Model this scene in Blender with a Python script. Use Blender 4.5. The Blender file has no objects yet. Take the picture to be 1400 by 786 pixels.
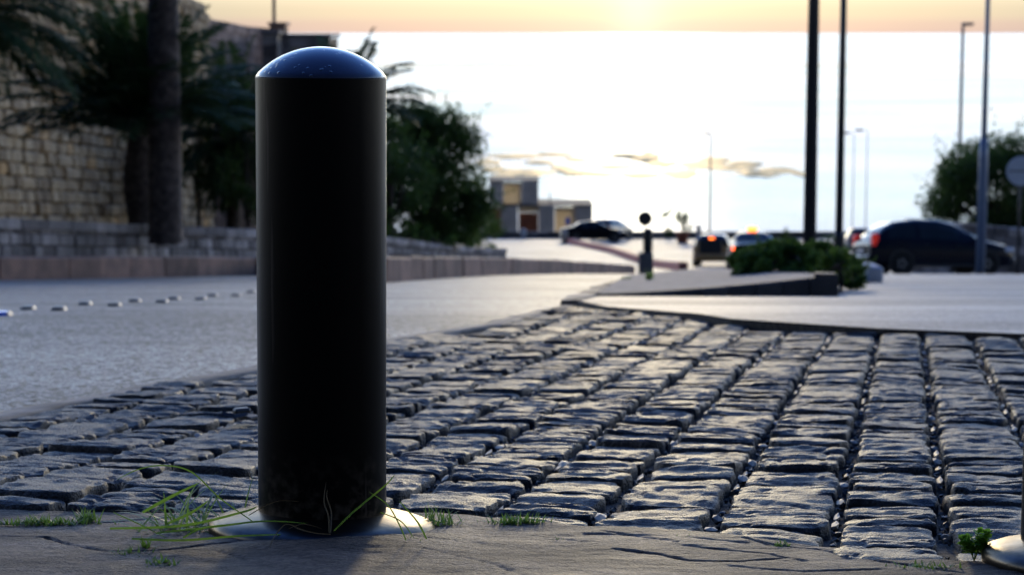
import bpy, math, random
import numpy as np
from mathutils import Vector, Matrix

R = math.radians
random.seed(7); rng = np.random.default_rng(7)
S = bpy.context.scene
COL = S.collection

# ------------------------------------------------------------------ camera, sky, sun, exposure
F = 2800.0                      # focal length in pixels of a 1400 px wide frame
PITCH = math.atan(348 / F)
cd = bpy.data.cameras.new('camera'); cam = bpy.data.objects.new('camera', cd); COL.objects.link(cam)
cam.location = (0, 0, 0); cam.rotation_euler = (math.pi / 2 - PITCH, 0, 0)
cd.sensor_width = 36; cd.lens = 36 * F / 1400; cd.clip_start = 0.05; cd.clip_end = 200000
cd.dof.use_dof = True; cd.dof.focus_distance = 2.68; cd.dof.aperture_fstop = 9.5; cd.dof.aperture_blades = 0
S.camera = cam

SUN_EL = 4.0
SUN_AZ = math.degrees(math.atan((870 - 700) / F))      # clockwise from +Y
W = bpy.data.worlds.new('World'); S.world = W; W.use_nodes = True
nt = W.node_tree; nt.nodes.clear()
def N(nt, t, **k):
    n = nt.nodes.new(t)
    for a, b in k.items(): setattr(n, a, b)
    return n
sky = N(nt, 'ShaderNodeTexSky', sky_type='NISHITA', sun_disc=False)
sky.sun_elevation = R(SUN_EL); sky.sun_rotation = R(SUN_AZ); sky.altitude = 30
sky.air_density = 1.0; sky.dust_density = 1.0; sky.ozone_density = 3.0
# hazy evening band over the sea, stronger towards the sun (all of it by direction in the sky)
wt = N(nt, 'ShaderNodeTexCoord')
wn = N(nt, 'ShaderNodeVectorMath', operation='NORMALIZE'); nt.links.new(wt.outputs['Generated'], wn.inputs[0])
sx = N(nt, 'ShaderNodeSeparateXYZ'); nt.links.new(wn.outputs[0], sx.inputs[0])
def mth(op, a, b=None, cl=False):
    n = N(nt, 'ShaderNodeMath', operation=op, use_clamp=cl)
    for i, q in enumerate((a, b)):
        if q is None: continue
        if isinstance(q, (int, float)): n.inputs[i].default_value = q
        else: nt.links.new(q, n.inputs[i])
    return n.outputs[0]
elev = mth('POWER', mth('MAXIMUM', sx.outputs['Z'], 0.0), .5)          # sqrt of sin(elevation)
ramp = N(nt, 'ShaderNodeValToRGB'); ramp.color_ramp.interpolation = 'EASE'; els = ramp.color_ramp.elements
SKY = [(0.0, (.13, .13, .16)), (.06, (.15, .15, .16)), (.10, (.18, .20, .17)), (.14, (.26, .27, .22)), (.19, (1.7, 1.6, 1.3)), (.27, (2.2, 2.1, 1.85)), (.40, (1.4, 1.65, 1.95)), (.56, (.40, .68, 1.2)), (.75, (.08, .21, .66)), (1.0, (.04, .12, .50))]
for k, (p_, c_) in enumerate(SKY):
    e = els[k] if k < 2 else els.new(p_)
    e.position = p_; e.color = (*c_, 1)
nt.links.new(elev, ramp.inputs[0])
azr, elr = R(SUN_AZ), R(.55)
dt = N(nt, 'ShaderNodeVectorMath', operation='DOT_PRODUCT'); nt.links.new(wn.outputs[0], dt.inputs[0])
dt.inputs[1].default_value = (math.sin(azr) * math.cos(elr), math.cos(azr) * math.cos(elr), math.sin(elr))
cosd = dt.outputs['Value']
side = mth('ADD', mth('MULTIPLY', mth('POWER', mth('ADD', mth('MULTIPLY', cosd, .5), .5), 1.7), .95), .05)       # dimmer behind
def lobe(k, amp): return mth('MULTIPLY', mth('POWER', 2.718281828, mth('MULTIPLY', mth('SUBTRACT', cosd, 1.0), k)), amp)
glow = mth('ADD', lobe(60, .075), mth('ADD', lobe(1200, .04), lobe(12000, .08)))
vs = N(nt, 'ShaderNodeVectorMath', operation='SCALE'); nt.links.new(ramp.outputs[0], vs.inputs[0]); nt.links.new(side, vs.inputs['Scale'])
gc = N(nt, 'ShaderNodeVectorMath', operation='SCALE'); gc.inputs[0].default_value = (1.0, .88, .68); nt.links.new(glow, gc.inputs['Scale'])
ad = N(nt, 'ShaderNodeVectorMath', operation='ADD'); nt.links.new(vs.outputs[0], ad.inputs[0]); nt.links.new(gc.outputs[0], ad.inputs[1])
bg = N(nt, 'ShaderNodeBackground'); bg.inputs['Strength'].default_value = 0.004; nt.links.new(sky.outputs[0], bg.inputs[0])
bg2 = N(nt, 'ShaderNodeBackground'); bg2.inputs['Strength'].default_value = 0.62; nt.links.new(ad.outputs[0], bg2.inputs[0])
ash = N(nt, 'ShaderNodeAddShader'); nt.links.new(bg.outputs[0], ash.inputs[0]); nt.links.new(bg2.outputs[0], ash.inputs[1])
out = N(nt, 'ShaderNodeOutputWorld'); nt.links.new(ash.outputs[0], out.inputs[0])

sd = bpy.data.lights.new('sun', 'SUN'); sd.energy = .32; sd.angle = R(4); sd.color = (1, .80, .47)
sun = bpy.data.objects.new('sun', sd); COL.objects.link(sun)
az, el = R(SUN_AZ), R(SUN_EL)
sdir = Vector((math.sin(az) * math.cos(el), math.cos(az) * math.cos(el), math.sin(el)))
sun.rotation_euler = sdir.to_track_quat('Z', 'Y').to_euler(); sun.location = (0, 0, 30)

S.view_settings.view_transform = 'Standard'; S.view_settings.look = 'None'
S.view_settings.gamma = 1; S.view_settings.exposure = 2.0; S.view_settings.use_curve_mapping = False
S.cycles.max_bounces = 6; S.cycles.caustics_reflective = False; S.cycles.caustics_refractive = False
S.cycles.sample_clamp_indirect = 2; S.cycles.sample_clamp_direct = .6

# ------------------------------------------------------------------ geometry helpers
ZY = [-60, 0, 8, 24, 33.6, 45, 60, 62, 93, 150, 175]
ZZ = [4.9, -.414, -1.118, -2.91, -3.97, -5.28, -7.10, -7.34, -10.6, -15.0, -16.2]
def Z(y): return np.interp(y, ZY, ZZ)
CP, SP = math.cos(PITCH), math.sin(PITCH)
def slope_of(v):                       # -z/y of the line of sight at pixel row v
    return math.tan(PITCH - math.atan((393 - v) / F))
def fwd(y, z): return y * CP - z * SP
def X(u, y, z=None):                   # sideways place of something seen at column u, y metres away
    if z is None: z = float(Z(y))
    return (u - 700) / F * fwd(y, z)
def Yg(v, dz=0.0):                     # distance at which the ground is seen at row v
    t = slope_of(v); ys = np.linspace(1.5, 150, 6000); f = -(Z(ys) + dz) / ys
    i = np.where(f <= t)[0]
    return float(ys[i[0]]) if len(i) else 150.0
def GP(u, v): y = Yg(v); return (X(u, y), y)
def Zp(v, y): return -slope_of(v) * y  # height of something at row v, y metres away

def noise2(x, y, seed=0):
    x = np.asarray(x, float); y = np.asarray(y, float)
    xi = np.floor(x).astype(np.int64); yi = np.floor(y).astype(np.int64)
    fx = x - xi; fy = y - yi; fx = fx * fx * (3 - 2 * fx); fy = fy * fy * (3 - 2 * fy)
    def h(a, b):
        n = (a * 374761393 + b * 668265263 + seed * 974711) & 0x7fffffff
        n = ((n ^ (n >> 13)) * 1274126177) & 0x7fffffff
        return ((n ^ (n >> 16)) & 0xffff) / 65535.0
    return ((h(xi, yi) * (1 - fx) + h(xi + 1, yi) * fx) * (1 - fy) + (h(xi, yi + 1) * (1 - fx) + h(xi + 1, yi + 1) * fx) * fy) * 2 - 1
def fbm(x, y, o=4, seed=0):
    s = 0; a = 1; t = 0
    for i in range(o):
        s = s + a * noise2(x * 2 ** i, y * 2 ** i, seed + i); t += a; a *= .5
    return s / t

class MB:
    def __init__(s): s.v = []; s.f = []; s.t = []
    def add(s, verts, faces, tint=0.5):
        n = len(s.v); s.v.extend([tuple(p) for p in verts])
        s.f.extend([tuple(i + n for i in f) for f in faces]); s.t.extend([tint] * len(faces))
    def box(s, c, size, rz=0.0, tint=.5, jit=0.0, bev=0.0):
        hx, hy, hz = size[0] / 2, size[1] / 2, size[2] / 2
        cs, sn = math.cos(rz), math.sin(rz)
        P = []
        if bev <= 0:
            for x in (-1, 1):
                for y in (-1, 1):
                    for z in (-1, 1): P.append((x * hx, y * hy, z * hz))
            Fc = [(0, 1, 3, 2), (4, 6, 7, 5), (0, 4, 5, 1), (2, 3, 7, 6), (0, 2, 6, 4), (1, 5, 7, 3)]
        else:
            b = min(bev, hx * .9, hy * .9, hz * .9)
            idx = {}
            for x in (-1, 1):
                for y in (-1, 1):
                    for z in (-1, 1):
                        for k, q in enumerate(((x * hx, y * (hy - b), z * (hz - b)), (x * (hx - b), y * hy, z * (hz - b)), (x * (hx - b), y * (hy - b), z * hz))):
                            idx[(x, y, z, k)] = len(P); P.append(q)
            g = lambda *a: idx[a]
            Fc = []
            for x in (-1, 1): Fc.append((g(x, -1, -1, 0), g(x, 1, -1, 0), g(x, 1, 1, 0), g(x, -1, 1, 0))[::x])
            for y in (-1, 1): Fc.append((g(-1, y, -1, 1), g(-1, y, 1, 1), g(1, y, 1, 1), g(1, y, -1, 1))[::y])
            for z in (-1, 1): Fc.append((g(-1, -1, z, 2), g(1, -1, z, 2), g(1, 1, z, 2), g(-1, 1, z, 2))[::z])
            for a in (-1, 1):
                for c2 in (-1, 1):
                    Fc.append((g(a, c2, -1, 0), g(a, c2, 1, 0), g(a, c2, 1, 1), g(a, c2, -1, 1))[::a * c2])
                    Fc.append((g(a, -1, c2, 0), g(a, -1, c2, 2), g(a, 1, c2, 2), g(a, 1, c2, 0))[::a * c2])
                    Fc.append((g(-1, a, c2, 1), g(-1, a, c2, 2), g(1, a, c2, 2), g(1, a, c2, 1))[::-a * c2])
            for x in (-1, 1):
                for y in (-1, 1):
                    for z in (-1, 1): Fc.append((g(x, y, z, 0), g(x, y, z, 1), g(x, y, z, 2))[::x * y * z])
        Q = []
        for (x, y, z) in P:
            if jit: x += random.uniform(-jit, jit); y += random.uniform(-jit, jit); z += random.uniform(-jit, jit)
            Q.append((c[0] + x * cs - y * sn, c[1] + x * sn + y * cs, c[2] + z))
        s.add(Q, Fc, tint)
    def tube(s, pts, rad, n=8, cap=True, tint=.5):
        pts = [Vector(p) for p in pts]
        if not hasattr(rad, '__len__'): rad = [rad] * len(pts)
        rings = []; up = Vector((0, 0, 1))
        for i, p in enumerate(pts):
            d = (pts[min(i + 1, len(pts) - 1)] - pts[max(i - 1, 0)]).normalized()
            a = d.cross(up)
            if a.length < .05: a = d.cross(Vector((1, 0, 0)))
            a.normalize(); b = a.cross(d)
            rings.append([p + (a * math.cos(2 * math.pi * k / n) + b * math.sin(2 * math.pi * k / n)) * rad[i] for k in range(n)])
        V = [q for r_ in rings for q in r_]; Fc = []
        for i in range(len(pts) - 1):
            for k in range(n): Fc.append((i * n + k, i * n + (k + 1) % n, (i + 1) * n + (k + 1) % n, (i + 1) * n + k))
        if cap: Fc.append(tuple(range(n))[::-1]); Fc.append(tuple((len(pts) - 1) * n + k for k in range(n)))
        s.add(V, Fc, tint)
    def lathe(s, prof, c=(0, 0, 0), n=32, axis='Z', tint=.5):
        V = []; Fc = []
        for (r_, z) in prof:
            for k in range(n):
                a = 2 * math.pi * k / n
                x, y = r_ * math.cos(a), r_ * math.sin(a)
                V.append((c[0] + x, c[1] + y, c[2] + z) if axis == 'Z' else (c[0] + x, c[1] + z, c[2] + y))
        for i in range(len(prof) - 1):
            for k in range(n):
                q = (i * n + k, i * n + (k + 1) % n, (i + 1) * n + (k + 1) % n, (i + 1) * n + k)
                Fc.append(q if axis == 'Z' else q[::-1])
        Fc.append(tuple(range(n))[::-1]); Fc.append(tuple((len(prof) - 1) * n + k for k in range(n)))
        s.add(V, Fc, tint)
    def build(s, name, mat, parent=None, smooth=False, loc=None):
        me = bpy.data.meshes.new(name); me.from_pydata(s.v, [], s.f)
        at = me.attributes.new('tint', 'FLOAT', 'FACE'); at.data.foreach_set('value', np.array(s.t, np.float32))
        return finish(me, name, mat, parent, smooth, loc)

def finish(me, name, mat, parent=None, smooth=False, loc=None):
    if mat: me.materials.append(mat)
    if smooth: me.polygons.foreach_set('use_smooth', np.ones(len(me.polygons), bool))
    me.update()
    o = bpy.data.objects.new(name, me); COL.objects.link(o)
    if parent: o.parent = parent
    if loc: o.location = loc
    return o
def np_mesh(name, V, Q, mat, parent=None, smooth=True, tint=None, loc=None):
    V = np.asarray(V, np.float32); Q = np.asarray(Q, np.int32); k = Q.shape[1]
    me = bpy.data.meshes.new(name)
    me.vertices.add(len(V)); me.vertices.foreach_set('co', V.ravel())
    me.loops.add(Q.size); me.loops.foreach_set('vertex_index', Q.ravel())
    me.polygons.add(len(Q)); me.polygons.foreach_set('loop_start', np.arange(len(Q), dtype=np.int32) * k)
    me.update(calc_edges=True)
    if tint is not None:
        at = me.attributes.new('tint', 'FLOAT', 'FACE'); at.data.foreach_set('value', np.asarray(tint, np.float32))
    me.validate()
    return finish(me, name, mat, parent, smooth, loc)
def grid_quads(nx, ny, off=0):
    i = np.arange(nx - 1); j = np.arange(ny - 1); I, J = np.meshgrid(i, j)
    a = (J * nx + I).ravel() + off
    return np.stack([a, a + 1, a + 1 + nx, a + nx], 1)
def tag(o, label=None, cat=None, group=None, kind=None):
    if label: o['label'] = label
    if cat: o['category'] = cat
    if group: o['group'] = group
    if kind: o['kind'] = kind
    return o
def empty(name, loc, rz=0.0):
    o = bpy.data.objects.new(name, None); COL.objects.link(o); o.location = loc; o.rotation_euler = (0, 0, rz)
    o.empty_display_size = .2
    return o

# ------------------------------------------------------------------ materials
def M(name, col, rough=.6, col2=None, scale=5.0, detail=4, stretch=(1, 1, 1), bump=0.0, bscale=None, bdist=.01,
      metal=0.0, spec=.5, tint=None, emit=None, estr=0.0, coat=0.0, rvar=0.0, space='Object', lo=.35, hi=.65, bmus=None, alpha=None):
    m = bpy.data.materials.new(name); m.use_nodes = True; t = m.node_tree; p = t.nodes['Principled BSDF']
    p.inputs['Base Color'].default_value = (*col, 1); p.inputs['Roughness'].default_value = rough
    p.inputs['Metallic'].default_value = metal; p.inputs['Specular IOR Level'].default_value = spec
    if coat: p.inputs['Coat Weight'].default_value = coat; p.inputs['Coat Roughness'].default_value = .08
    if emit: p.inputs['Emission Color'].default_value = (*emit, 1); p.inputs['Emission Strength'].default_value = estr
    tc = N(t, 'ShaderNodeTexCoord'); mp = N(t, 'ShaderNodeMapping'); mp.inputs['Scale'].default_value = stretch
    t.links.new(tc.outputs[space], mp.inputs[0])
    cur = None
    if col2:
        nz = N(t, 'ShaderNodeTexNoise'); nz.inputs['Scale'].default_value = scale; nz.inputs['Detail'].default_value = detail
        t.links.new(mp.outputs[0], nz.inputs['Vector'])
        rp = N(t, 'ShaderNodeValToRGB'); rp.color_ramp.elements[0].position = lo; rp.color_ramp.elements[1].position = hi
        rp.color_ramp.elements[0].color = (*col, 1); rp.color_ramp.elements[1].color = (*col2, 1)
        t.links.new(nz.outputs[0], rp.inputs[0]); cur = rp.outputs[0]
        if rvar:
            mr = N(t, 'ShaderNodeMapRange'); mr.inputs['To Min'].default_value = rough - rvar; mr.inputs['To Max'].default_value = rough + rvar
            t.links.new(nz.outputs[0], mr.inputs[0]); t.links.new(mr.outputs[0], p.inputs['Roughness'])
    if tint:
        at = N(t, 'ShaderNodeAttribute', attribute_name='tint')
        r2 = N(t, 'ShaderNodeValToRGB'); els = r2.color_ramp.elements
        for k, (pos, c) in enumerate(tint):
            e = els[k] if k < 2 else els.new(pos)
            e.position = pos; e.color = (*c, 1)
        t.links.new(at.outputs['Fac'], r2.inputs[0])
        if cur:
            mx = N(t, 'ShaderNodeMix', data_type='RGBA', blend_type='MULTIPLY'); mx.inputs['Factor'].default_value = 1
            t.links.new(cur, mx.inputs['A']); t.links.new(r2.outputs[0], mx.inputs['B']); cur = mx.outputs['Result']
        else: cur = r2.outputs[0]
    if cur: t.links.new(cur, p.inputs['Base Color'])
    if bump:
        nb = N(t, 'ShaderNodeTexNoise'); nb.inputs['Scale'].default_value = bscale or scale * 3; nb.inputs['Detail'].default_value = 6
        nb.inputs['Roughness'].default_value = .65
        t.links.new(mp.outputs[0], nb.inputs['Vector'])
        bp = N(t, 'ShaderNodeBump'); bp.inputs['Strength'].default_value = bump; bp.inputs['Distance'].default_value = bdist
        t.links.new(nb.outputs[0], bp.inputs['Height']); t.links.new(bp.outputs[0], p.inputs['Normal'])
    return m

G = lambda v: (v, v, v)
m_asph = M('asphalt', (.06, .066, .068), .5, (.27, .285, .285), 110, 3, bump=.6, bscale=90, bdist=.006, lo=.42, hi=.6)
m_asph_r = M('worn_asphalt', (.17, .165, .16), .6, (.25, .245, .235), 30, 6, bump=.7, bscale=150, bdist=.004, lo=.4, hi=.65)
m_cob = M('basalt_sett', (.5, .5, .5), .56, (1.5, 1.45, 1.4), 22, 5, (1, 2.4, 1), bump=.8, bscale=90, bdist=.006, rvar=.1, spec=.34,
          tint=[(0, (.008, .011, .016)), (1, (.060, .052, .046)), (.45, (.017, .021, .027)), (.8, (.026, .029, .033))])
m_bed = M('joint_soil', (.012, .010, .009), .9, (.05, .042, .035), 60, 5, bump=1, bscale=90, bdist=.01)
m_peb = M('joint_gravel', G(1), .6, tint=[(0, (.02, .018, .017)), (1, (.34, .25, .17)), (.7, (.09, .075, .06))])
m_flag = M('flagstone', (.036, .026, .021), .72, (.115, .085, .066), 7, 8, (1, 1.8, 1), bump=.9, bscale=55, bdist=.006, lo=.38, hi=.66, rvar=.1, spec=.25)
m_kerb = M('kerb_stone', (.075, .055, .048), .8, (.16, .125, .11), 3, 6, bump=.5, bscale=12, bdist=.02)
m_pave = M('pavement_stone', (.22, .2, .19), .7, (.32, .3, .28), 2, 5, bump=.3, bscale=10)
m_wall = M('old_ashlar', (.9, .8, .68), .9, (1.35, 1.2, 1.0), 1.6, 6, bump=.8, bscale=5, bdist=.05,
           tint=[(0, (.18, .14, .09)), (1, (.52, .35, .17)), (.2, (.34, .27, .18)), (.55, (.46, .38, .26)), (.9, (.38, .31, .21))])
m_wall_grey = M('grey_ashlar', (.6, .6, .6), .9, (1.15, 1.12, 1.1), 2.2, 6, bump=.8, bscale=6, bdist=.04,
           tint=[(0, (.08, .07, .07)), (1, (.38, .35, .34)), (.5, (.17, .155, .15))])
m_wall_pink = M('sunlit_ashlar', (.8, .78, .75), .9, (1.1, 1.1, 1.1), 1.6, 5, bump=.5, bscale=4,
           tint=[(0, (.22, .15, .12)), (1, (.40, .28, .22))])
m_mortar = M('mortar', (.035, .03, .026), .95, (.07, .06, .05), 6, 4)
m_soil = M('soil', (.03, .028, .02), .95, (.07, .06, .045), 1.5, 6, bump=.5, bscale=6)
m_grass = M('grass_blade', (.07, .13, .025), .5, (.15, .2, .05), 8, 3, tint=[(0, (.8, .8, .8)), (1, (1.3, 1.2, 1.0))])
m_moss = M('moss', (.06, .13, .015), .7, (.12, .2, .03), 12, 3)
m_straw = M('dry_straw', (.30, .24, .15), .6, (.2, .15, .09), 20, 3)
m_blackpaint = M('black_paint', (.0025, .0025, .0025), .3, (.004, .004, .004), 30, 4, bump=.06, bscale=60, bdist=.002, spec=.09)
m_steel = M('worn_steel', (.10, .095, .09), .32, (.035, .034, .033), 18, 6, metal=1.0, bump=.12, bscale=40, bdist=.003, rvar=.1)

def add_grain(m, scale, lo, hi, bdist, bstr=1.0, fine=400, stretch=(1, 1, 1), gloss=None):
    """stone grains: cell colours multiply the base colour and raise a bump"""
    t = m.node_tree; p = t.nodes['Principled BSDF']; tc = N(t, 'ShaderNodeTexCoord'); mp = N(t, 'ShaderNodeMapping'); mp.inputs['Scale'].default_value = stretch
    t.links.new(tc.outputs['Object'], mp.inputs[0])
    vo = N(t, 'ShaderNodeTexVoronoi'); vo.inputs['Scale'].default_value = scale; t.links.new(mp.outputs[0], vo.inputs['Vector'])
    sp = N(t, 'ShaderNodeSeparateColor'); t.links.new(vo.outputs['Color'], sp.inputs[0])
    mr = N(t, 'ShaderNodeMapRange'); mr.inputs['To Min'].default_value = lo; mr.inputs['To Max'].default_value = hi; t.links.new(sp.outputs[0], mr.inputs[0])
    if gloss:
        mg = N(t, 'ShaderNodeMapRange'); mg.inputs['To Min'].default_value = gloss[0]; mg.inputs['To Max'].default_value = gloss[1]; t.links.new(sp.outputs[0], mg.inputs[0]); t.links.new(mg.outputs[0], p.inputs['Specular IOR Level'])
    src = p.inputs['Base Color'].links[0].from_socket
    vm = N(t, 'ShaderNodeVectorMath', operation='SCALE'); t.links.new(src, vm.inputs[0]); t.links.new(mr.outputs[0], vm.inputs['Scale']); t.links.new(vm.outputs[0], p.inputs['Base Color'])
    nz = N(t, 'ShaderNodeTexNoise'); nz.inputs['Scale'].default_value = fine; nz.inputs['Detail'].default_value = 3; t.links.new(mp.outputs[0], nz.inputs['Vector'])
    ad = N(t, 'ShaderNodeMath', operation='MULTIPLY_ADD'); t.links.new(vo.outputs['Distance'], ad.inputs[0]); ad.inputs[1].default_value = -1.0; t.links.new(nz.outputs[0], ad.inputs[2])
    ad2 = N(t, 'ShaderNodeMath', operation='ADD'); t.links.new(ad.outputs[0], ad2.inputs[0]); t.links.new(sp.outputs[1], ad2.inputs[1])
    bp = N(t, 'ShaderNodeBump'); bp.inputs['Strength'].default_value = bstr; bp.inputs['Distance'].default_value = bdist; t.links.new(ad2.outputs[0], bp.inputs['Height'])
    l = p.inputs['Normal'].links
    if l: t.links.new(l[0].from_socket, bp.inputs['Normal'])
    t.links.new(bp.outputs[0], p.inputs['Normal'])
def add_patches(m, scale, lo, hi, stretch):
    """old repairs, oil and tyre stains: broad uneven patches in the base colour"""
    t = m.node_tree; p = t.nodes['Principled BSDF']; tc = N(t, 'ShaderNodeTexCoord'); mp = N(t, 'ShaderNodeMapping'); mp.inputs['Scale'].default_value = stretch
    t.links.new(tc.outputs['Object'], mp.inputs[0]); nz = N(t, 'ShaderNodeTexNoise'); nz.inputs['Scale'].default_value = scale; nz.inputs['Detail'].default_value = 6; nz.inputs['Roughness'].default_value = .6
    t.links.new(mp.outputs[0], nz.inputs['Vector']); mr = N(t, 'ShaderNodeMapRange'); mr.inputs['From Min'].default_value = .35; mr.inputs['From Max'].default_value = .65
    mr.inputs['To Min'].default_value = lo; mr.inputs['To Max'].default_value = hi; t.links.new(nz.outputs[0], mr.inputs[0])
    src = p.inputs['Base Color'].links[0].from_socket
    vm = N(t, 'ShaderNodeVectorMath', operation='SCALE'); t.links.new(src, vm.inputs[0]); t.links.new(mr.outputs[0], vm.inputs['Scale']); t.links.new(vm.outputs[0], p.inputs['Base Color'])
    r2 = N(t, 'ShaderNodeMapRange'); r2.inputs['From Min'].default_value = .35; r2.inputs['From Max'].default_value = .65; b0 = p.inputs['Roughness'].default_value
    r2.inputs['To Min'].default_value = b0 + .08; r2.inputs['To Max'].default_value = b0 - .06; t.links.new(nz.outputs[0], r2.inputs[0]); t.links.new(r2.outputs[0], p.inputs['Roughness'])
add_patches(m_asph, .5, .6, 1.25, (.5, 1.3, 1)); add_patches(m_asph_r, .7, .6, 1.2, (.35, 1.6, 1)); add_patches(m_flag, 3, .7, 1.2, (1, 2, 1))
add_grain(m_asph, 70, .05, 2.6, .009, gloss=(.0, .7))
add_grain(m_asph_r, 120, .5, 1.6, .003)
add_grain(m_cob, 260, .45, 1.8, .0022, fine=500)
add_grain(m_flag, 220, .55, 1.6, .0016, fine=500, stretch=(.8, 1.2, 1))

m_steel.node_tree.nodes['Principled BSDF'].inputs['Specular Tint'].default_value = (.86, .78, .68, 1)
# ------------------------------------------------------------------ boundaries on the ground
def bnd(pts): return [GP(u, v) for u, v in pts]
LB = sorted(bnd([(0, 574), (100, 551), (350, 506), (530, 466), (700, 440), (790, 416)]), key=lambda p: p[1])
RB = sorted(bnd([(790, 416), (830, 425), (1000, 443), (1200, 457), (1400, 465)]), key=lambda p: p[1])
apex_y = LB[-1][1]
LY = [p[1] for p in LB]; LX = [p[0] for p in LB]
sl = (LX[1] - LX[0]) / (LY[1] - LY[0])
def xL(y): return np.where(np.asarray(y) < LY[0], LX[0] + (np.asarray(y) - LY[0]) * sl, np.interp(y, LY, LX))
RY = [p[1] for p in RB]; RX = [p[0] for p in RB]
def xR(y): return np.where(np.asarray(y) < RY[0], RX[0] + (RY[0] - np.asarray(y)) * .9, np.interp(y, RY, RX))
# edge of the near flagstones: distance as a function of x
EB = [GP(u, v) for u, v in [(0, 696), (280, 699), (440, 699), (600, 705), (700, 712), (1000, 735), (1170, 753), (1300, 765), (1400, 772)]]
EX = [p[0] for p in EB]; EY = [p[1] for p in EB]
def yE(x):
    x = np.asarray(x, float)
    return np.interp(x, EX, EY) + np.where(x > EX[-1], -(x - EX[-1]) * .25, 0) + .006 * noise2(x * 9, x * 0, 3) + .004 * noise2(x * 31, x * 0, 5)

def sheet(name, ys, x0f, x1f, dz, mat, nx=2, kind='structure', zf=Z):
    V = []; ys = np.asarray(ys, float)
    for y in ys:
        a, b = float(x0f(y)), float(x1f(y))
        for t in np.linspace(0, 1, nx): V.append((a + (b - a) * t, y, float(zf(y)) + (dz(y) if callable(dz) else dz)))
    o = np_mesh(name, V, grid_quads(nx, len(ys)), mat, smooth=False)
    tag(o, kind=kind); return o
ysN = sorted(set(list(np.linspace(-20, apex_y, 40)) + [0, 8.0] + LY + [y for y in RY]))
ysN = [y for y in ysN if y <= apex_y + 1e-6]
ysF = sorted(set([apex_y, 24, 33.6, 45, 60, 62, 93, 150, 160] + list(np.linspace(apex_y, 160, 50))))
c = lambda k: (lambda y: k)
sheet('road', ysN, c(-90), xL, -.012, m_asph)
sheet('road', ysN, xR, c(90), .02, m_asph_r)
sheet('road', ysF, c(-90), lambda y: float(xR(apex_y)) + (y - apex_y) * .09, -.012, m_asph)
sheet('road', ysF, lambda y: float(xR(apex_y)) + (y - apex_y) * .09, c(90), lambda y: .02 - .032 * min(1, (y - apex_y) / 4.0), m_asph_r)
eb = MB()
yy = np.linspace(3, apex_y, 60)
for i in range(59):
    a, b = yy[i], yy[i + 1]
    xa, xb = float(xR(a)), float(xR(b))
    eb.add([(xa - .004, a, Z(a) - .06), (xb - .004, b, Z(b) - .06), (xb - .004, b, Z(b) + .02), (xa - .004, a, Z(a) + .02)], [(0, 1, 2, 3)])
tag(eb.build('road_edge', m_bed), kind='structure')
# ground under everything
o = sheet('terrain', sorted(set(ZY[:-1] + [-20, 155, 160])), c(-160), c(160), -.10, m_soil)
V = [(-400, 160, -16.0), (400, 160, -16.0), (-400, 178, -21), (400, 178, -21), (-400, 200, -23), (400, 200, -23)]
tag(np_mesh('shore', V, [(0, 1, 3, 2), (2, 3, 5, 4)], m_soil, smooth=False), kind='structure')

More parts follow.
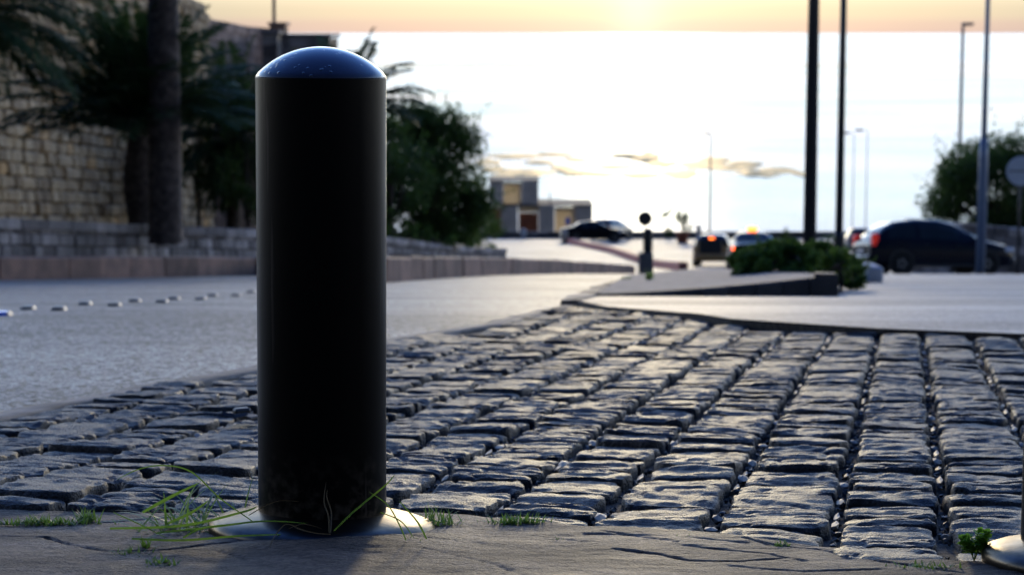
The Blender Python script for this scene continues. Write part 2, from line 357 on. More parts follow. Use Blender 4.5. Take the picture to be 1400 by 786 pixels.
# ------------------------------------------------------------------ sea
def sea_mat():
    m = bpy.data.materials.new('sea_water'); m.use_nodes = True; t = m.node_tree; p = t.nodes['Principled BSDF']
    p.inputs['Base Color'].default_value = (.03, .11, .15, 1); p.inputs['IOR'].default_value = 1.33
    tc = N(t, 'ShaderNodeTexCoord'); mp = N(t, 'ShaderNodeMapping'); mp.inputs['Scale'].default_value = (.5, 1, 1)
    t.links.new(tc.outputs['Object'], mp.inputs[0])
    n1 = N(t, 'ShaderNodeTexNoise'); n1.inputs['Scale'].default_value = .35; n1.inputs['Detail'].default_value = 5
    n2 = N(t, 'ShaderNodeTexNoise'); n2.inputs['Scale'].default_value = .004; n2.inputs['Detail'].default_value = 4
    t.links.new(mp.outputs[0], n1.inputs['Vector']); 
    mp2 = N(t, 'ShaderNodeMapping'); mp2.inputs['Scale'].default_value = (.25, 1, 1)
    t.links.new(tc.outputs['Object'], mp2.inputs[0]); t.links.new(mp2.outputs[0], n2.inputs['Vector'])
    bp = N(t, 'ShaderNodeBump'); bp.inputs['Strength'].default_value = .35; bp.inputs['Distance'].default_value = .3
    t.links.new(n1.outputs[0], bp.inputs['Height']); t.links.new(bp.outputs[0], p.inputs['Normal'])
    mr = N(t, 'ShaderNodeMapRange'); mr.inputs['From Min'].default_value = .35; mr.inputs['From Max'].default_value = .65
    mr.inputs['To Min'].default_value = .08; mr.inputs['To Max'].default_value = .2
    t.links.new(n2.outputs[0], mr.inputs[0]); t.links.new(mr.outputs[0], p.inputs['Roughness'])
    # wind streaks: long thin patches of darker, bluer water
    n3 = N(t, 'ShaderNodeTexNoise'); n3.inputs['Scale'].default_value = .012; n3.inputs['Detail'].default_value = 5; mp3 = N(t, 'ShaderNodeMapping'); mp3.inputs['Scale'].default_value = (.35, 1, 1)
    t.links.new(tc.outputs['Object'], mp3.inputs[0]); t.links.new(mp3.outputs[0], n3.inputs['Vector'])
    rs_ = N(t, 'ShaderNodeValToRGB'); rs_.color_ramp.elements[0].position = .42; rs_.color_ramp.elements[1].position = .6
    rs_.color_ramp.elements[0].color = (.37, .395, .45, 1); rs_.color_ramp.elements[1].color = (.30, .36, .41, 1)
    t.links.new(n3.outputs[0], rs_.inputs[0])
    gl = N(t, 'ShaderNodeBsdfGlossy'); t.links.new(rs_.outputs[0], gl.inputs['Color']); t.links.new(mr.outputs[0], gl.inputs['Roughness']); t.links.new(bp.outputs[0], gl.inputs['Normal'])
    fr = N(t, 'ShaderNodeFresnel'); fr.inputs['IOR'].default_value = 1.33; df = N(t, 'ShaderNodeBsdfDiffuse'); df.inputs[0].default_value = (.03, .11, .15, 1)
    mx = N(t, 'ShaderNodeMixShader'); t.links.new(fr.outputs[0], mx.inputs[0]); t.links.new(df.outputs[0], mx.inputs[1]); t.links.new(gl.outputs[0], mx.inputs[2])
    t.links.new(mx.outputs[0], t.nodes['Material Output'].inputs['Surface'])
    return m
SEA = -22.0
o = np_mesh('sea', [(-60000, 165, SEA), (60000, 165, SEA), (-60000, 90000, SEA), (60000, 90000, SEA)], [(0, 1, 3, 2)], sea_mat(), smooth=False)
tag(o, kind='structure')
m_reef = M('sunlit_reef_rock', (.10, .075, .045), .55, (.62, .42, .18), .35, 5, (1, .6, 1), bump=.15, bscale=.8, bdist=.05, lo=.3, hi=.5, metal=.6)
m_reef.node_tree.nodes['Principled BSDF'].inputs['Specular Tint'].default_value = (1, .84, .55, 1)  # part metal and golden tint stand in for sunlight on dry tan rock
def rock(name, cx, cy, cz, lx, ly, h, seed, mat):
    n, mrg = 28, 14
    a = np.linspace(0, 2 * np.pi, n, endpoint=False); V = []
    for k in range(mrg + 1):
        rr = math.sin(k / mrg * math.pi / 2) if k else 0
        for q in a:
            w = 1 + .35 * float(noise2(math.cos(q) * 1.7 + seed * 7, math.sin(q) * 1.7, seed)) + .18 * float(noise2(math.cos(q) * 5, math.sin(q) * 5, seed + 9))
            x, y = lx * rr * w * math.cos(q), ly * rr * w * math.sin(q)
            zz = h * (max(0, 1 - rr ** 5)) * (.65 + .5 * float(noise2(x / 3.5 + seed, y / 3.5, seed))) - .4 * (k == mrg)
            V.append((x, y, zz))
    Q = []
    for k in range(mrg):
        for i in range(n): Q.append((k * n + i, (k + 1) * n + i, (k + 1) * n + (i + 1) % n, k * n + (i + 1) % n))
    return np_mesh(name, V, Q, mat, smooth=False, loc=(cx, cy, cz))
reefs = [(700, 214, 42, 'broad pale flat reef rock at the shoreward left end of the reef'), (668, 222, 16, None), (722, 236, 40, None), (760, 212, 26, None),
         (790, 219, 22, None), (812, 238, 34, None), (858, 214, 24, None), (842, 228, 26, None), (885, 218, 20, None), (905, 224, 26, None), (925, 238, 30, None),
         (960, 226, 34, None), (1000, 230, 34, None), (1035, 238, 28, None), (1062, 233, 26, None), (1088, 236, 12, None), (680, 233, 22, None), (735, 222, 20, None), (768, 230, 18, None), (790, 236, 22, None), (870, 240, 30, None), (975, 219, 22, None), (1020, 224, 22, None), (890, 212, 10, None), (690, 241, 18, None)]
for i, (u, v, w, lb) in enumerate(reefs):
    y = -SEA / slope_of(v); x = X(u, y, SEA)
    o = rock('reef_rock', x, y, SEA, w / F * y, random.uniform(6, 11), random.uniform(.15, .4), i + 1, m_reef)
    tag(o, 'low sunlit tan rock awash in the bright sea, one of the reef', 'rock', 'reef rocks awash in the sea')

# ------------------------------------------------------------------ setts (one paved surface)
bed = sheet('cobble_bed', [y for y in ysN if y > 0], xL, xR, -.019, m_bed)
ax = np.array([.19, .982]); ax /= np.linalg.norm(ax); px = np.array([ax[1], -ax[0]])
Vs, Qs, Ts = [], [], []; off = 0
joint_pts = []
s = -5.0; colk = 0
while s < 6.0:
    w = random.uniform(.138, .168); t = 1.6 + random.uniform(0, .1)
    while t < 10.5:
        d = random.choice([.07, .085, .095, .105, .12, .15]) * random.uniform(.92, 1.08)
        cc = px * (s + w / 2) + ax * (t + d / 2)
        cx, cy = cc
        if cy > float(yE(cx)) - .03 and cy < apex_y + .03 and xL(cy) + .03 < cx < xR(cy) - .0 and abs(cx) < .27 * cy + 1.3:
            near = cy < 4.6
            nx, ny = (24, 20) if near else ((13, 11) if cy < 6.5 else (9, 8))
            gj = random.uniform(.014, .030); gt = random.uniform(.0005, .0035)
            hw, hd = (w - gj) / 2, (d - gt) / 2
            U = np.linspace(-1, 1, nx); Vv = np.linspace(-1, 1, ny)
            # denser toward edges
            U = np.sign(U) * (1 - (1 - np.abs(U)) ** 1.5); Vv = np.sign(Vv) * (1 - (1 - np.abs(Vv)) ** 1.5)
            uu, vv = np.meshgrid(U, Vv)
            # round the corners in plan
            k = .07 + .1 * random.random()
            ru = uu * (1 - k * np.abs(vv) ** 4 * np.abs(uu)); rv = vv * (1 - 1.3 * k * np.abs(uu) ** 4 * np.abs(vv))
            sk = random.uniform(-.06, .06)
            lx = ru * hw; ly = rv * hd + sk * lx
            edge = .006 * noise2(lx * 28 + off, ly * 34, 5) + .0025 * noise2(lx * 90 + off, ly * 90, 6)
            lx = lx + edge * np.abs(uu) ** 3; ly = ly + .8 * edge * np.abs(vv) ** 3
            wx = cx + px[0] * lx + ax[0] * ly; wy = cy + px[1] * lx + ax[1] * ly
            sd_ = off % 977
            dome = 1 - np.abs(uu) ** 12 * .4 - np.abs(vv) ** 8 * .5
            h = .0055 * (dome - 1) * random.uniform(.5, 1.8)
            cr = noise2(lx * 13 + sd_, ly * 45, 12); h = h - random.uniform(.001, .006) * np.exp(-(cr / .09) ** 2)
            cr2 = noise2(lx * 7 + sd_, ly * 24 + 3, 13); h = h + random.uniform(0, .004) * np.clip(cr2 * 9, -.5, .5)
            h = h + .0032 * noise2(lx * 11 + sd_, ly * 20, 1) + .0022 * noise2(lx * 22 + sd_, ly * 70, 2) + .0013 * noise2(lx * 60 + sd_, ly * 160, 4)
            h = h + random.uniform(-.005, .005) + random.uniform(-.06, .06) * ly + random.uniform(-.04, .04) * lx
            # worn, undulating paving
            h = h + .012 * noise2(wx * 1.3, wy * 1.3, 21)
            rim = (np.abs(uu) > .999) | (np.abs(vv) > .999)
            h = np.where(rim, h - .006, h)
            wz = Z(wy) + h
            P = np.stack([wx, wy, wz], -1).reshape(-1, 3)
            # skirt
            ring = [(0, i) for i in range(nx)] + [(j, nx - 1) for j in range(1, ny)] + [(ny - 1, i) for i in range(nx - 2, -1, -1)] + [(j, 0) for j in range(ny - 2, 0, -1)]
            ri = np.array([j * nx + i for j, i in ring])
            Sk = P[ri].copy(); Sk[:, 2] -= .05
            q = grid_quads(nx, ny, off); base = off + nx * ny; m = len(ri)
            sq = np.stack([off + ri, base + np.arange(m), base + (np.arange(m) + 1) % m, off + np.roll(ri, -1)], 1)
            Vs += [P, Sk]; Qs += [q, sq]
            tn = random.random()
            Ts.append(np.full(len(q) + m, tn)); off += nx * ny + m
            joint_pts.append((px * s + ax * (t + d * random.random()), w))
        t += d
    s += w; colk += 1
o = np_mesh('cobbles', np.concatenate(Vs), np.concatenate(Qs), m_cob, smooth=True, tint=np.concatenate(Ts))
tag(o, kind='structure')
# gravel and cement crumbs caught in the joints between the rows
pb = MB()
ico = [(0, 0, 1), (.9, 0, .45), (.28, .85, .45), (-.72, .53, .45), (-.72, -.53, .45), (.28, -.85, .45), (.72, .53, -.45), (-.28, .85, -.45), (-.9, 0, -.45), (-.28, -.85, -.45), (.72, -.53, -.45), (0, 0, -1)]
icf = [(0, 1, 2), (0, 2, 3), (0, 3, 4), (0, 4, 5), (0, 5, 1), (1, 6, 2), (2, 7, 3), (3, 8, 4), (4, 9, 5), (5, 10, 1), (6, 7, 2), (7, 8, 3), (8, 9, 4), (9, 10, 5), (10, 6, 1), (11, 7, 6), (11, 8, 7), (11, 9, 8), (11, 10, 9), (11, 6, 10)]
for (p, w) in joint_pts:
    nmb = 6 if p[1] < 4.5 else 3
    for _ in range(nmb):
        q = p + ax * random.uniform(-.07, .07) + px * random.uniform(-.006, .006)
        r_ = random.uniform(.002, .0055); tn = random.choice([.1, .3, .4, .5, .7, .78])
        a = random.uniform(0, 3)
        pb.add([(q[0] + r_ * (v[0] * math.cos(a) - v[1] * math.sin(a)) * 1.2, q[1] + r_ * (v[0] * math.sin(a) + v[1] * math.cos(a)), float(Z(q[1])) - .016 + r_ * v[2] * .7 + random.uniform(0, .006)) for v in ico], icf, tn)
    if random.random() < .38:       # cement crumb
        q = p; a_, b_ = random.uniform(.006, .011) * random.choice([.6, 1]), random.uniform(.012, .030); tn = random.uniform(.8, 1)
        pb.add([(q[0] + px[0] * v[0] * a_ + ax[0] * v[1] * b_, q[1] + px[1] * v[0] * a_ + ax[1] * v[1] * b_, float(Z(q[1])) - .009 + v[2] * .004 + .002 * math.sin(v[0] * 9 + a_ * 900)) for v in ico], icf, tn)
tag(pb.build('joint_gravel', m_peb), 'small pale and dark crumbs of gravel lying in the joints of the setts', 'gravel', kind='stuff')

# concrete strip between setts and left road
m_conc = M('gutter_concrete', (.14, .125, .105), .75, (.28, .25, .21), 9, 6, bump=1, bscale=60, bdist=.008, spec=.15)
ysG = np.linspace(0, apex_y, 90)
V = []
for y in ysG:
    x = float(xL(y)); wdt = .10 + .02 * float(noise2(y * 3, 0, 2))
    for k, (dx, dz) in enumerate([(-wdt, -.016), (-wdt + .004, -.006), (-.004, -.004), (.0, -.04)]): V.append((x + dx + .006 * float(noise2(y * 8, k * 3.3, 8)), y, float(Z(y)) + dz))
tag(np_mesh('gutter', V, grid_quads(4, len(ysG)), m_conc, smooth=False), kind='structure')

# ------------------------------------------------------------------ near flagstone pavement
cracks_uv = [([(-40, 729), (20, 731), (62, 733)], .003), ([(62, 733), (100, 745), (150, 756), (200, 757), (260, 751), (330, 745)], .006),
             ([(-40, 713), (60, 713), (140, 711), (240, 706), (300, 705)], .007), ([(96, 717), (115, 730), (160, 737), (205, 733)], .002),
             ([(825, 729), (870, 735), (925, 744)], .004), ([(840, 753), (900, 760), (950, 770), (1010, 770), (1075, 764)], .007),
             ([(800, 732), (900, 735), (1020, 744)], .003), ([(580, 755), (640, 767), (720, 790)], .003), ([(540, 738), (600, 744), (650, 743)], .002),
             ([(1020, 738), (1050, 745), (1120, 752), (1210, 768), (1335, 786)], .004), ([(940, 748), (1050, 758), (1100, 768)], .003),
             ([(640, 730), (720, 733), (800, 742)], .002), ([(300, 757), (420, 790)], .002), ([(1000, 775), (1100, 782), (1200, 779)], .003)]
def gp2(u, v):
    t = slope_of(v); y = .414 / (t - .088); return (X(u, y), y)
cracks = [([gp2(*p) for p in pts], dpt) for pts, dpt in cracks_uv]
nxs, nys = 560, 130
xs = np.linspace(-.95, 1.25, nxs); V = np.zeros((nys, nxs, 3))
tt = np.linspace(0, 1, nys)
for j, t in enumerate(tt):
    ye = yE(xs); y = 2.0 + (ye - 2.0) * t
    V[j, :, 0] = xs; V[j, :, 1] = y
Xg, Yg_ = V[..., 0], V[..., 1]
H = .001 + .006 * fbm(Xg * 1.6, Yg_ * 3, 3, 31) + .0018 * fbm(Xg * 7, Yg_ * 20, 4, 41) + .0012 * fbm(Xg * 30, Yg_ * 60, 3, 51)
H += .010 * np.exp(-((Xg + .22) ** 2 / .02 + (Yg_ - 2.50) ** 2 / .006))
# laminated, flaking layers
lay = fbm(Xg * 2.2, Yg_ * 9, 3, 61) * 3
H += .0006 * (np.floor(lay) + np.clip((lay - np.floor(lay) - .0) * 12, 0, 1)) * np.clip((Xg + .1) * 3, .25, 1)
for pts, dpt in cracks:
    dmin = np.full(Xg.shape, 9.)
    wob = .004 * noise2(Xg * 22, Yg_ * 22, 71)
    for (a, b) in zip(pts[:-1], pts[1:]):
        ax_, ay_ = a; bx_, by_ = b; L2 = (bx_ - ax_) ** 2 + (by_ - ay_) ** 2
        t_ = np.clip(((Xg - ax_) * (bx_ - ax_) + (Yg_ - ay_) * (by_ - ay_)) / L2, 0, 1)
        dmin = np.minimum(dmin, np.hypot(Xg - ax_ - t_ * (bx_ - ax_), Yg_ + wob - ay_ - t_ * (by_ - ay_)))
    H -= dpt * 1.2 * np.exp(-(dmin / .0030) ** 2) * (.6 + .6 * noise2(Xg * 9, Yg_ * 9, 77))
H -= .012 * np.clip((tt[:, None] - .985) / .015, 0, 1) ** 2
V[..., 2] = Z(Yg_) + H
P = V.reshape(-1, 3); rimI = (nys - 1) * nxs + np.arange(nxs); Sk = P[rimI].copy(); Sk[:, 2] -= .06; Sk[:, 1] -= .002
q = grid_quads(nxs, nys); sq = np.stack([rimI[:-1], rimI[1:], len(P) + np.arange(1, nxs), len(P) + np.arange(nxs - 1)], 1)
o = np_mesh('pavement', np.concatenate([P, Sk]), np.concatenate([q, sq]), m_flag); tag(o, kind='structure')
# the rest of the pavement round the camera
V = []
for y in np.linspace(-6, 2.0, 20):
    for x in (-14, -4, -.95, 0, 1.25, 5, 14): V.append((x, y, float(Z(y)) - .004))
tag(np_mesh('pavement', V, grid_quads(7, 20), m_flag), kind='structure')
V = []
for (xa, xb) in ((-14, -.951), (1.251, 14)):
    b0 = len(V)
    for j in range(6):
        for x in np.linspace(xa, xb, 20): V.append((x, 2.0 + (float(yE(np.clip(x, -1.2, 1.6))) - 2.0) * j / 5, float(Z(2.0 + .7 * j / 5)) - .004))
tag(np_mesh('pavement', V, np.concatenate([grid_quads(20, 6), grid_quads(20, 6, 120)]), m_flag), kind='structure')
def Hs(x, y): return float(Z(y)) + .001

# ------------------------------------------------------------------ bollards
def bollard(name, x, y, label, hgt=.60, lean=0.0, fs=1.0):
    zg = Hs(x, y)
    root = empty(name, (x, y, zg)); root.rotation_euler = (0, lean, 0)
    tag(root, label, 'bollard', 'black bollards along the pavement edge')
    b = MB(); b.lathe([(.0832, .012), (.0832, .013), (.0832, .04), (.0832, hgt - .02), (.0832, hgt - .0006), (.0832, hgt)], n=96); b.build('post', m_blackpaint, root, True)
    d = MB(); Rr, hh = .1125, .037; prof = [(.0832, hgt + .0004), (.0832, hgt + .0012)]
    a0 = math.asin(.0828 / Rr)
    for k in range(1, 15):
        a = a0 * (1 - k / 14.0); prof.append((max(.0006, Rr * math.sin(a)), hgt + .002 + hh - Rr * (1 - math.cos(a))))
    d.lathe(prof, n=96); d.build('cap', m_cap, root, True)
    f = MB(); f.lathe([(.145, -.012), (.148, .001), (.147, .006), (.142, .011), (.126, .0165), (.106, .021), (.09, .024), (.082, .0255)], n=96)
    fo = f.build('base_flange', m_steel, root, True); fo.rotation_euler = (-.09, .03 - lean, 0); fo.scale = (fs, fs, 1)
    return root
# cap: glossy paint with dried water drops
m_cap = M('cap_paint', (.012, .014, .03), .16, (.02, .022, .04), 40, 3, spec=.4, coat=.15)
t = m_cap.node_tree; p = t.nodes['Principled BSDF']
vo = N(t, 'ShaderNodeTexVoronoi'); vo.inputs['Scale'].default_value = 130; tc = N(t, 'ShaderNodeTexCoord'); t.links.new(tc.outputs['Object'], vo.inputs['Vector'])
rp = N(t, 'ShaderNodeValToRGB'); rp.color_ramp.elements[0].position = .12; rp.color_ramp.elements[1].position = .3
nz = N(t, 'ShaderNodeTexNoise'); nz.inputs['Scale'].default_value = 22; t.links.new(tc.outputs['Object'], nz.inputs['Vector'])
rz_ = N(t, 'ShaderNodeValToRGB'); rz_.color_ramp.elements[0].position = .5; rz_.color_ramp.elements[1].position = .6
t.links.new(nz.outputs[0], rz_.inputs[0]); t.links.new(vo.outputs['Distance'], rp.inputs[0])
inv = N(t, 'ShaderNodeMath', operation='SUBTRACT'); inv.inputs[0].default_value = 1; t.links.new(rp.outputs[0], inv.inputs[1])
mu = N(t, 'ShaderNodeMath', operation='MULTIPLY'); t.links.new(inv.outputs[0], mu.inputs[0]); t.links.new(rz_.outputs[0], mu.inputs[1])
bp = N(t, 'ShaderNodeBump'); bp.inputs['Strength'].default_value = .8; bp.inputs['Distance'].default_value = .002
t.links.new(mu.outputs[0], bp.inputs['Height']); t.links.new(bp.outputs[0], p.inputs['Normal'])
by = 2.62
bollard('bollard', X(441, by), by, 'black steel bollard with a domed cap and worn round base, standing tallest in the foreground', .587, lean=.008)
by2 = 2.37
bollard('bollard', X(1493, by2), by2, 'second black bollard cut off by the right edge, beside the green weed', .587, fs=.87)

# ------------------------------------------------------------------ grass, moss and small things in the foreground
def blade(mb, p, d, L, w, bend, tint=.5, seg=7):
    d = Vector(d).normalized(); p = Vector(p); side = d.cross(Vector((0, 0, 1)))
    if side.length < .1: side = Vector((1, 0, 0))
    side.normalize(); V = []
    for k in range(seg + 1):
        t = k / seg; ww = w * (1 - t ** 2) * .5 + .0001
        V.append(p - side * ww); V.append(p + side * ww)
        d = (d + Vector((0, 0, -bend / seg))).normalized(); p = p + d * (L / seg)
    mb.add(V, [(2 * k, 2 * k + 1, 2 * k + 3, 2 * k + 2) for k in range(seg)], tint)
def spot(u, v): return gp2(u, v)
def tuft(u, v, n, L, spread, label, du=20, dv=4, w=.0022, lean=(0, 0, 0), bend=.8, name='grass_tuft'):
    mb = MB(); x0, y0 = spot(u, v)
    for _ in range(int(n * 2.2)):
        x = random.gauss(0, du / 1000 * .45); y = random.gauss(0, dv / 150 * .3)
        a = random.uniform(0, 6.28); e = random.uniform(.3, 1) * spread
        blade(mb, (x, y, 0), (math.cos(a) * e + lean[0], math.sin(a) * e + lean[1], random.uniform(.3, 1) + lean[2]), L * random.uniform(.6, 1.4), w * random.uniform(.6, 1.3), bend * random.uniform(.5, 1.5), random.random())
    o = mb.build(name, m_grass, None, False, (x0, y0, Hs(x0, y0) - .003)); return tag(o, label, 'grass', 'grass tufts growing on the flagstones')
tuft(262, 722, 46, .075, 1.0, 'sprawling grass tuft left of the tall bollard with long arching blades', 60, 12, .003, (-.5, 0, 0), 1.0)
tuft(600, 718, 40, .026, .6, 'short bright grass tuft right of the bollard base flange', 26, 4)
tuft(705, 716, 90, .016, .6, 'short green grass strip on the slab edge, right of the bollard base', 38, 3)
tuft(60, 714, 120, .012, .7, 'short grass growing along the slab joint at the left edge', 70, 3)
tuft(118, 710, 50, .016, .7, 'small grass clump at the right end of the mossy joint', 14, 3)
tuft(180, 760, 60, .013, .9, 'flat grass clump in the crack below the left grass', 24, 5)
tuft(215, 774, 70, .013, 1.0, 'leafy grass clump nearest the lower edge of the photo', 28, 5, .004)
tuft(200, 750, 14, .02, .6, 'thin upright grass sprigs above the crack clump', 6, 2)
tuft(425, 733, 26, .02, 1.0, 'dark low grass in front of the bollard base', 30, 4, .002)
tuft(1068, 746, 30, .009, .7, 'tiny grass spot on the slab below the joint of two setts', 10, 2)
tuft(935, 738, 24, .008, .7, 'tiny grass spot on the slab, right of the grass strip', 14, 2)
tuft(565, 746, 14, .012, .7, 'tiny dark sprigs on the slab below the bollard flange', 16, 3)
tuft(1265, 776, 70, .009, .8, 'thin line of moss-like grass in the slab crack at lower right', 46, 4)
tuft(762, 740, 14, .008, .7, 'tiny green speck of grass mid slab', 6, 2)
# long single blades
lb = MB()
def path_blade(mb, uvs, ydep, w, tint=.5):
    P = []
    for (u, v, y) in uvs: P.append(Vector((X(u, y, Zp(v, y)), y, Zp(v, y))))
    # smooth
    Q = []
    n = len(P)
    for i in range(n - 1):
        p0, p1, p2, p3 = P[max(i - 1, 0)], P[i], P[i + 1], P[min(i + 2, n - 1)]
        for k in range(6):
            t = k / 6; Q.append(.5 * ((2 * p1) + (p2 - p0) * t + (2 * p0 - 5 * p1 + 4 * p2 - p3) * t * t + (3 * p1 - p0 - 3 * p2 + p3) * t ** 3))
    Q.append(P[-1]); V = []
    for i, q in enumerate(Q):
        d = (Q[min(i + 1, len(Q) - 1)] - Q[max(i - 1, 0)]).normalized(); s_ = d.cross(Vector((0, 1, .3))).normalized()
        t = i / (len(Q) - 1); ww = w * (.35 + .65 * math.sin(math.pi * min(1, t * .8 + .2))) * (1 if t < .9 else (1 - t) * 10 + .05)
        V += [q - s_ * ww, q, q + s_ * ww]
        V[-2] = q + Vector((0, .0008, -.0006))
    mb.add(V, [f for i in range(len(Q) - 1) for f in ((3 * i, 3 * i + 1, 3 * i + 4, 3 * i + 3), (3 * i + 1, 3 * i + 2, 3 * i + 5, 3 * i + 4))], tint)
yb = 2.50
path_blade(lb, [(345, 712, 2.5), (300, 680, 2.49), (262, 645, 2.48), (225, 636, 2.46), (190, 641, 2.45), (160, 655, 2.45)], 0, .0010, .2)
path_blade(lb, [(195, 700, 2.52), (235, 678, 2.5), (272, 660, 2.5)], 0, .0022, .9)
path_blade(lb, [(150, 722, 2.5), (250, 718, 2.5), (330, 700, 2.5), (352, 692, 2.5)], 0, .0018, .6)
path_blade(lb, [(215, 728, 2.48), (290, 720, 2.47), (360, 712, 2.48), (420, 715, 2.5)], 0, .0014, .4)
path_blade(lb, [(180, 736, 2.46), (250, 738, 2.45), (330, 732, 2.46), (400, 730, 2.5)], 0, .0016, .7)
path_blade(lb, [(155, 700, 2.52), (190, 716, 2.5), (228, 735, 2.48)], 0, .0009, .1)
path_blade(lb, [(230, 715, 2.52), (262, 700, 2.5), (285, 684, 2.5)], 0, .0018, .8)
path_blade(lb, [(250, 735, 2.46), (275, 722, 2.46), (315, 716, 2.46)], 0, .0014, .9)
tag(lb.build('long_grass', m_grass), 'long thin green grass blades arching over the slab, left of the bollard', 'grass')
rb = MB()
path_blade(rb, [(455, 727, 2.50), (478, 704, 2.5), (505, 681, 2.5), (528, 662, 2.5), (540, 648, 2.5)], 0, .0013, .6)
path_blade(rb, [(555, 738, 2.47), (545, 715, 2.48), (530, 690, 2.5), (505, 672, 2.52)], 0, .0010, .8)
path_blade(rb, [(583, 736, 2.47), (570, 712, 2.48), (545, 684, 2.49)], 0, .0013, .6)
path_blade(rb, [(520, 700, 2.49), (548, 712, 2.48), (566, 735, 2.47)], 0, .0009, .5)
tag(rb.build('long_grass', m_grass), 'few green grass blades crossing the base of the bollard post on its right', 'grass')
sb = MB()
path_blade(sb, [(450, 728, 2.49), (449, 705, 2.49), (443, 685, 2.49), (446, 658, 2.49)], 0, .0009, .6)
path_blade(sb, [(452, 728, 2.48), (453, 700, 2.49), (447, 680, 2.49), (448, 668, 2.49)], 0, .0008, .6)
path_blade(sb, [(452, 730, 2.48), (430, 728, 2.47), (408, 722, 2.46), (398, 717, 2.46), (388, 718, 2.46), (374, 735, 2.45), (366, 756, 2.43)], 0, .0009, .6)
path_blade(sb, [(340, 704, 2.5), (365, 690, 2.5), (385, 684, 2.5), (408, 685, 2.5)], 0, .0007, .6)
path_blade(sb, [(395, 722, 2.46), (415, 716, 2.46), (440, 722, 2.47)], 0, .0006, .6)
tag(sb.build('dry_stalk', m_straw), 'pale dry bent stalks in front of the bollard post', 'stalk')
# leafy weed by the second bollard
def weed(u, v, label):
    x, y = spot(u, v); root = empty('weed', (x, y, Hs(x, y) - .005)); tag(root, label, 'weed')
    st = MB(); lf = MB()
    for k in range(9):
        a = random.uniform(0, 6.28); top = Vector((math.cos(a) * .012, math.sin(a) * .012, random.uniform(.02, .048)))
        st.tube([(0, 0, 0), top * .5 + Vector((0, 0, .004)), top], .0006, 5)
        for j in range(26):
            c0 = top * random.uniform(.45, 1.1); b_ = Vector((random.uniform(-1, 1), random.uniform(-1, 1), random.uniform(-.2, .8))).normalized()
            s_ = b_.cross(Vector((random.random(), random.random(), 1))).normalized(); L = random.uniform(.006, .012)
            lf.add([c0, c0 + b_ * L * .5 + s_ * L * .45, c0 + b_ * L, c0 + b_ * L * .5 - s_ * L * .45], [(0, 1, 2, 3)], random.random())
    st.build('stem', m_moss, root); lf.build('foliage', m_moss2, root)
m_moss2 = M('weed_leaf', (.08, .2, .02), .5, (.14, .3, .03), 60, 2)
weed(1332, 762, 'bright green leafy weed at the foot of the bollard on the right edge')
# black rubber scrap on the setts
m_rub = M('black_rubber', (.008, .008, .008), .5, (.015, .015, .015), 50, 2)
x0, y0 = gp2(322, 580)
root = empty('rubber_scrap', (x0, y0, float(Z(y0)) + .012)); tag(root, 'small bent black rubber scrap lying on the setts left of the bollard', 'scrap')
a = MB(); V = []
for k in range(9):
    t = k / 8 - .5; V += [(t * .05, -.018 - t * .012, .004 + .012 * abs(t)), (t * .05, -.012 - t * .012, .010 + .012 * abs(t)), (t * .05, -.001 - t * .012, .002 + .012 * abs(t))]
a.add(V, [f for i in range(8) for f in ((3 * i, 3 * i + 3, 3 * i + 4, 3 * i + 1), (3 * i + 1, 3 * i + 4, 3 * i + 5, 3 * i + 2), (3 * i + 2, 3 * i + 5, 3 * i + 3, 3 * i))])
a.build('strip', m_rub, root)
a = MB(); a.box((.008, .035, .008), (.034, .02, .014), .5, bev=.004); a.build('knob', m_rub, root)
a = MB(); a.box((.022, .008, .003), (.03, .05, .006), .9, bev=.002); a.build('tongue', m_conc, root)

# road studs
m_stud = M('stud_metal', (.02, .02, .022), .4, (.04, .04, .04), 30, 2); m_refl = M('stud_reflector', (.28, .28, .27), .55, (.25, .25, .25), 30, 2)
m_bluer = M('blue_reflector', (.02, .10, .6), .25, (.03, .14, .7), 30, 2)
studs = [(38, 420), (80, 421), (116, 414), (156, 415.5), (184, 410), (221, 411), (238, 407), (274, 407.5), (291, 402.5), (323, 402.5), (343, 398)]
s0 = None
def place_stud(i, u, v, blue=False):
    global s0
    x, y = GP(u, v); loc = (x, y, float(Z(y)) - .014)
    if s0 is None or blue:
        r_ = empty('road_stud', loc)
        a = MB(); V = [(-.036, -.03, 0), (.026, -.03, 0), (.026, .05, 0), (-.036, .05, 0), (-.026, -.018, .02), (.018, -.018, .02), (.018, .04, .02), (-.026, .04, .02)]
        a.add(V, [(0, 1, 5, 4), (1, 2, 6, 5), (2, 3, 7, 6), (3, 0, 4, 7), (4, 5, 6, 7)]); a.build('body', m_bluer if blue else m_stud, r_)
        a = MB(); a.add([(.0265, -.028, 0), (.036, -.026, 0), (.036, .045, 0), (.0265, .05, 0), (.0185, -.017, .0205), (.026, -.017, .0205), (.026, .04, .0205), (.0185, .04, .0205)],
                        [(0, 1, 5, 4), (1, 2, 6, 5), (2, 3, 7, 6), (4, 5, 6, 7)]); a.build('reflector', m_refl, r_)
        if not blue: s0 = r_
    else:
        r_ = s0.copy(); COL.objects.link(r_); r_.location = loc
        for ch in s0.children: cc = ch.copy(); COL.objects.link(cc); cc.parent = r_
    return r_
names = ['nearest white ended dark road stud of the row crossing the left road', 'second dark road stud, level with the nearest one and right of it']
for i, (u, v) in enumerate(studs):
    r_ = place_stud(i, u, v)
    tag(r_, 'low dark road stud with a white right end in the row across the left road', 'road stud', 'road studs in the double row')
r_ = place_stud(99, 4, 428, True); tag(r_, 'blue road stud cut off by the left edge of the photo', 'road stud')

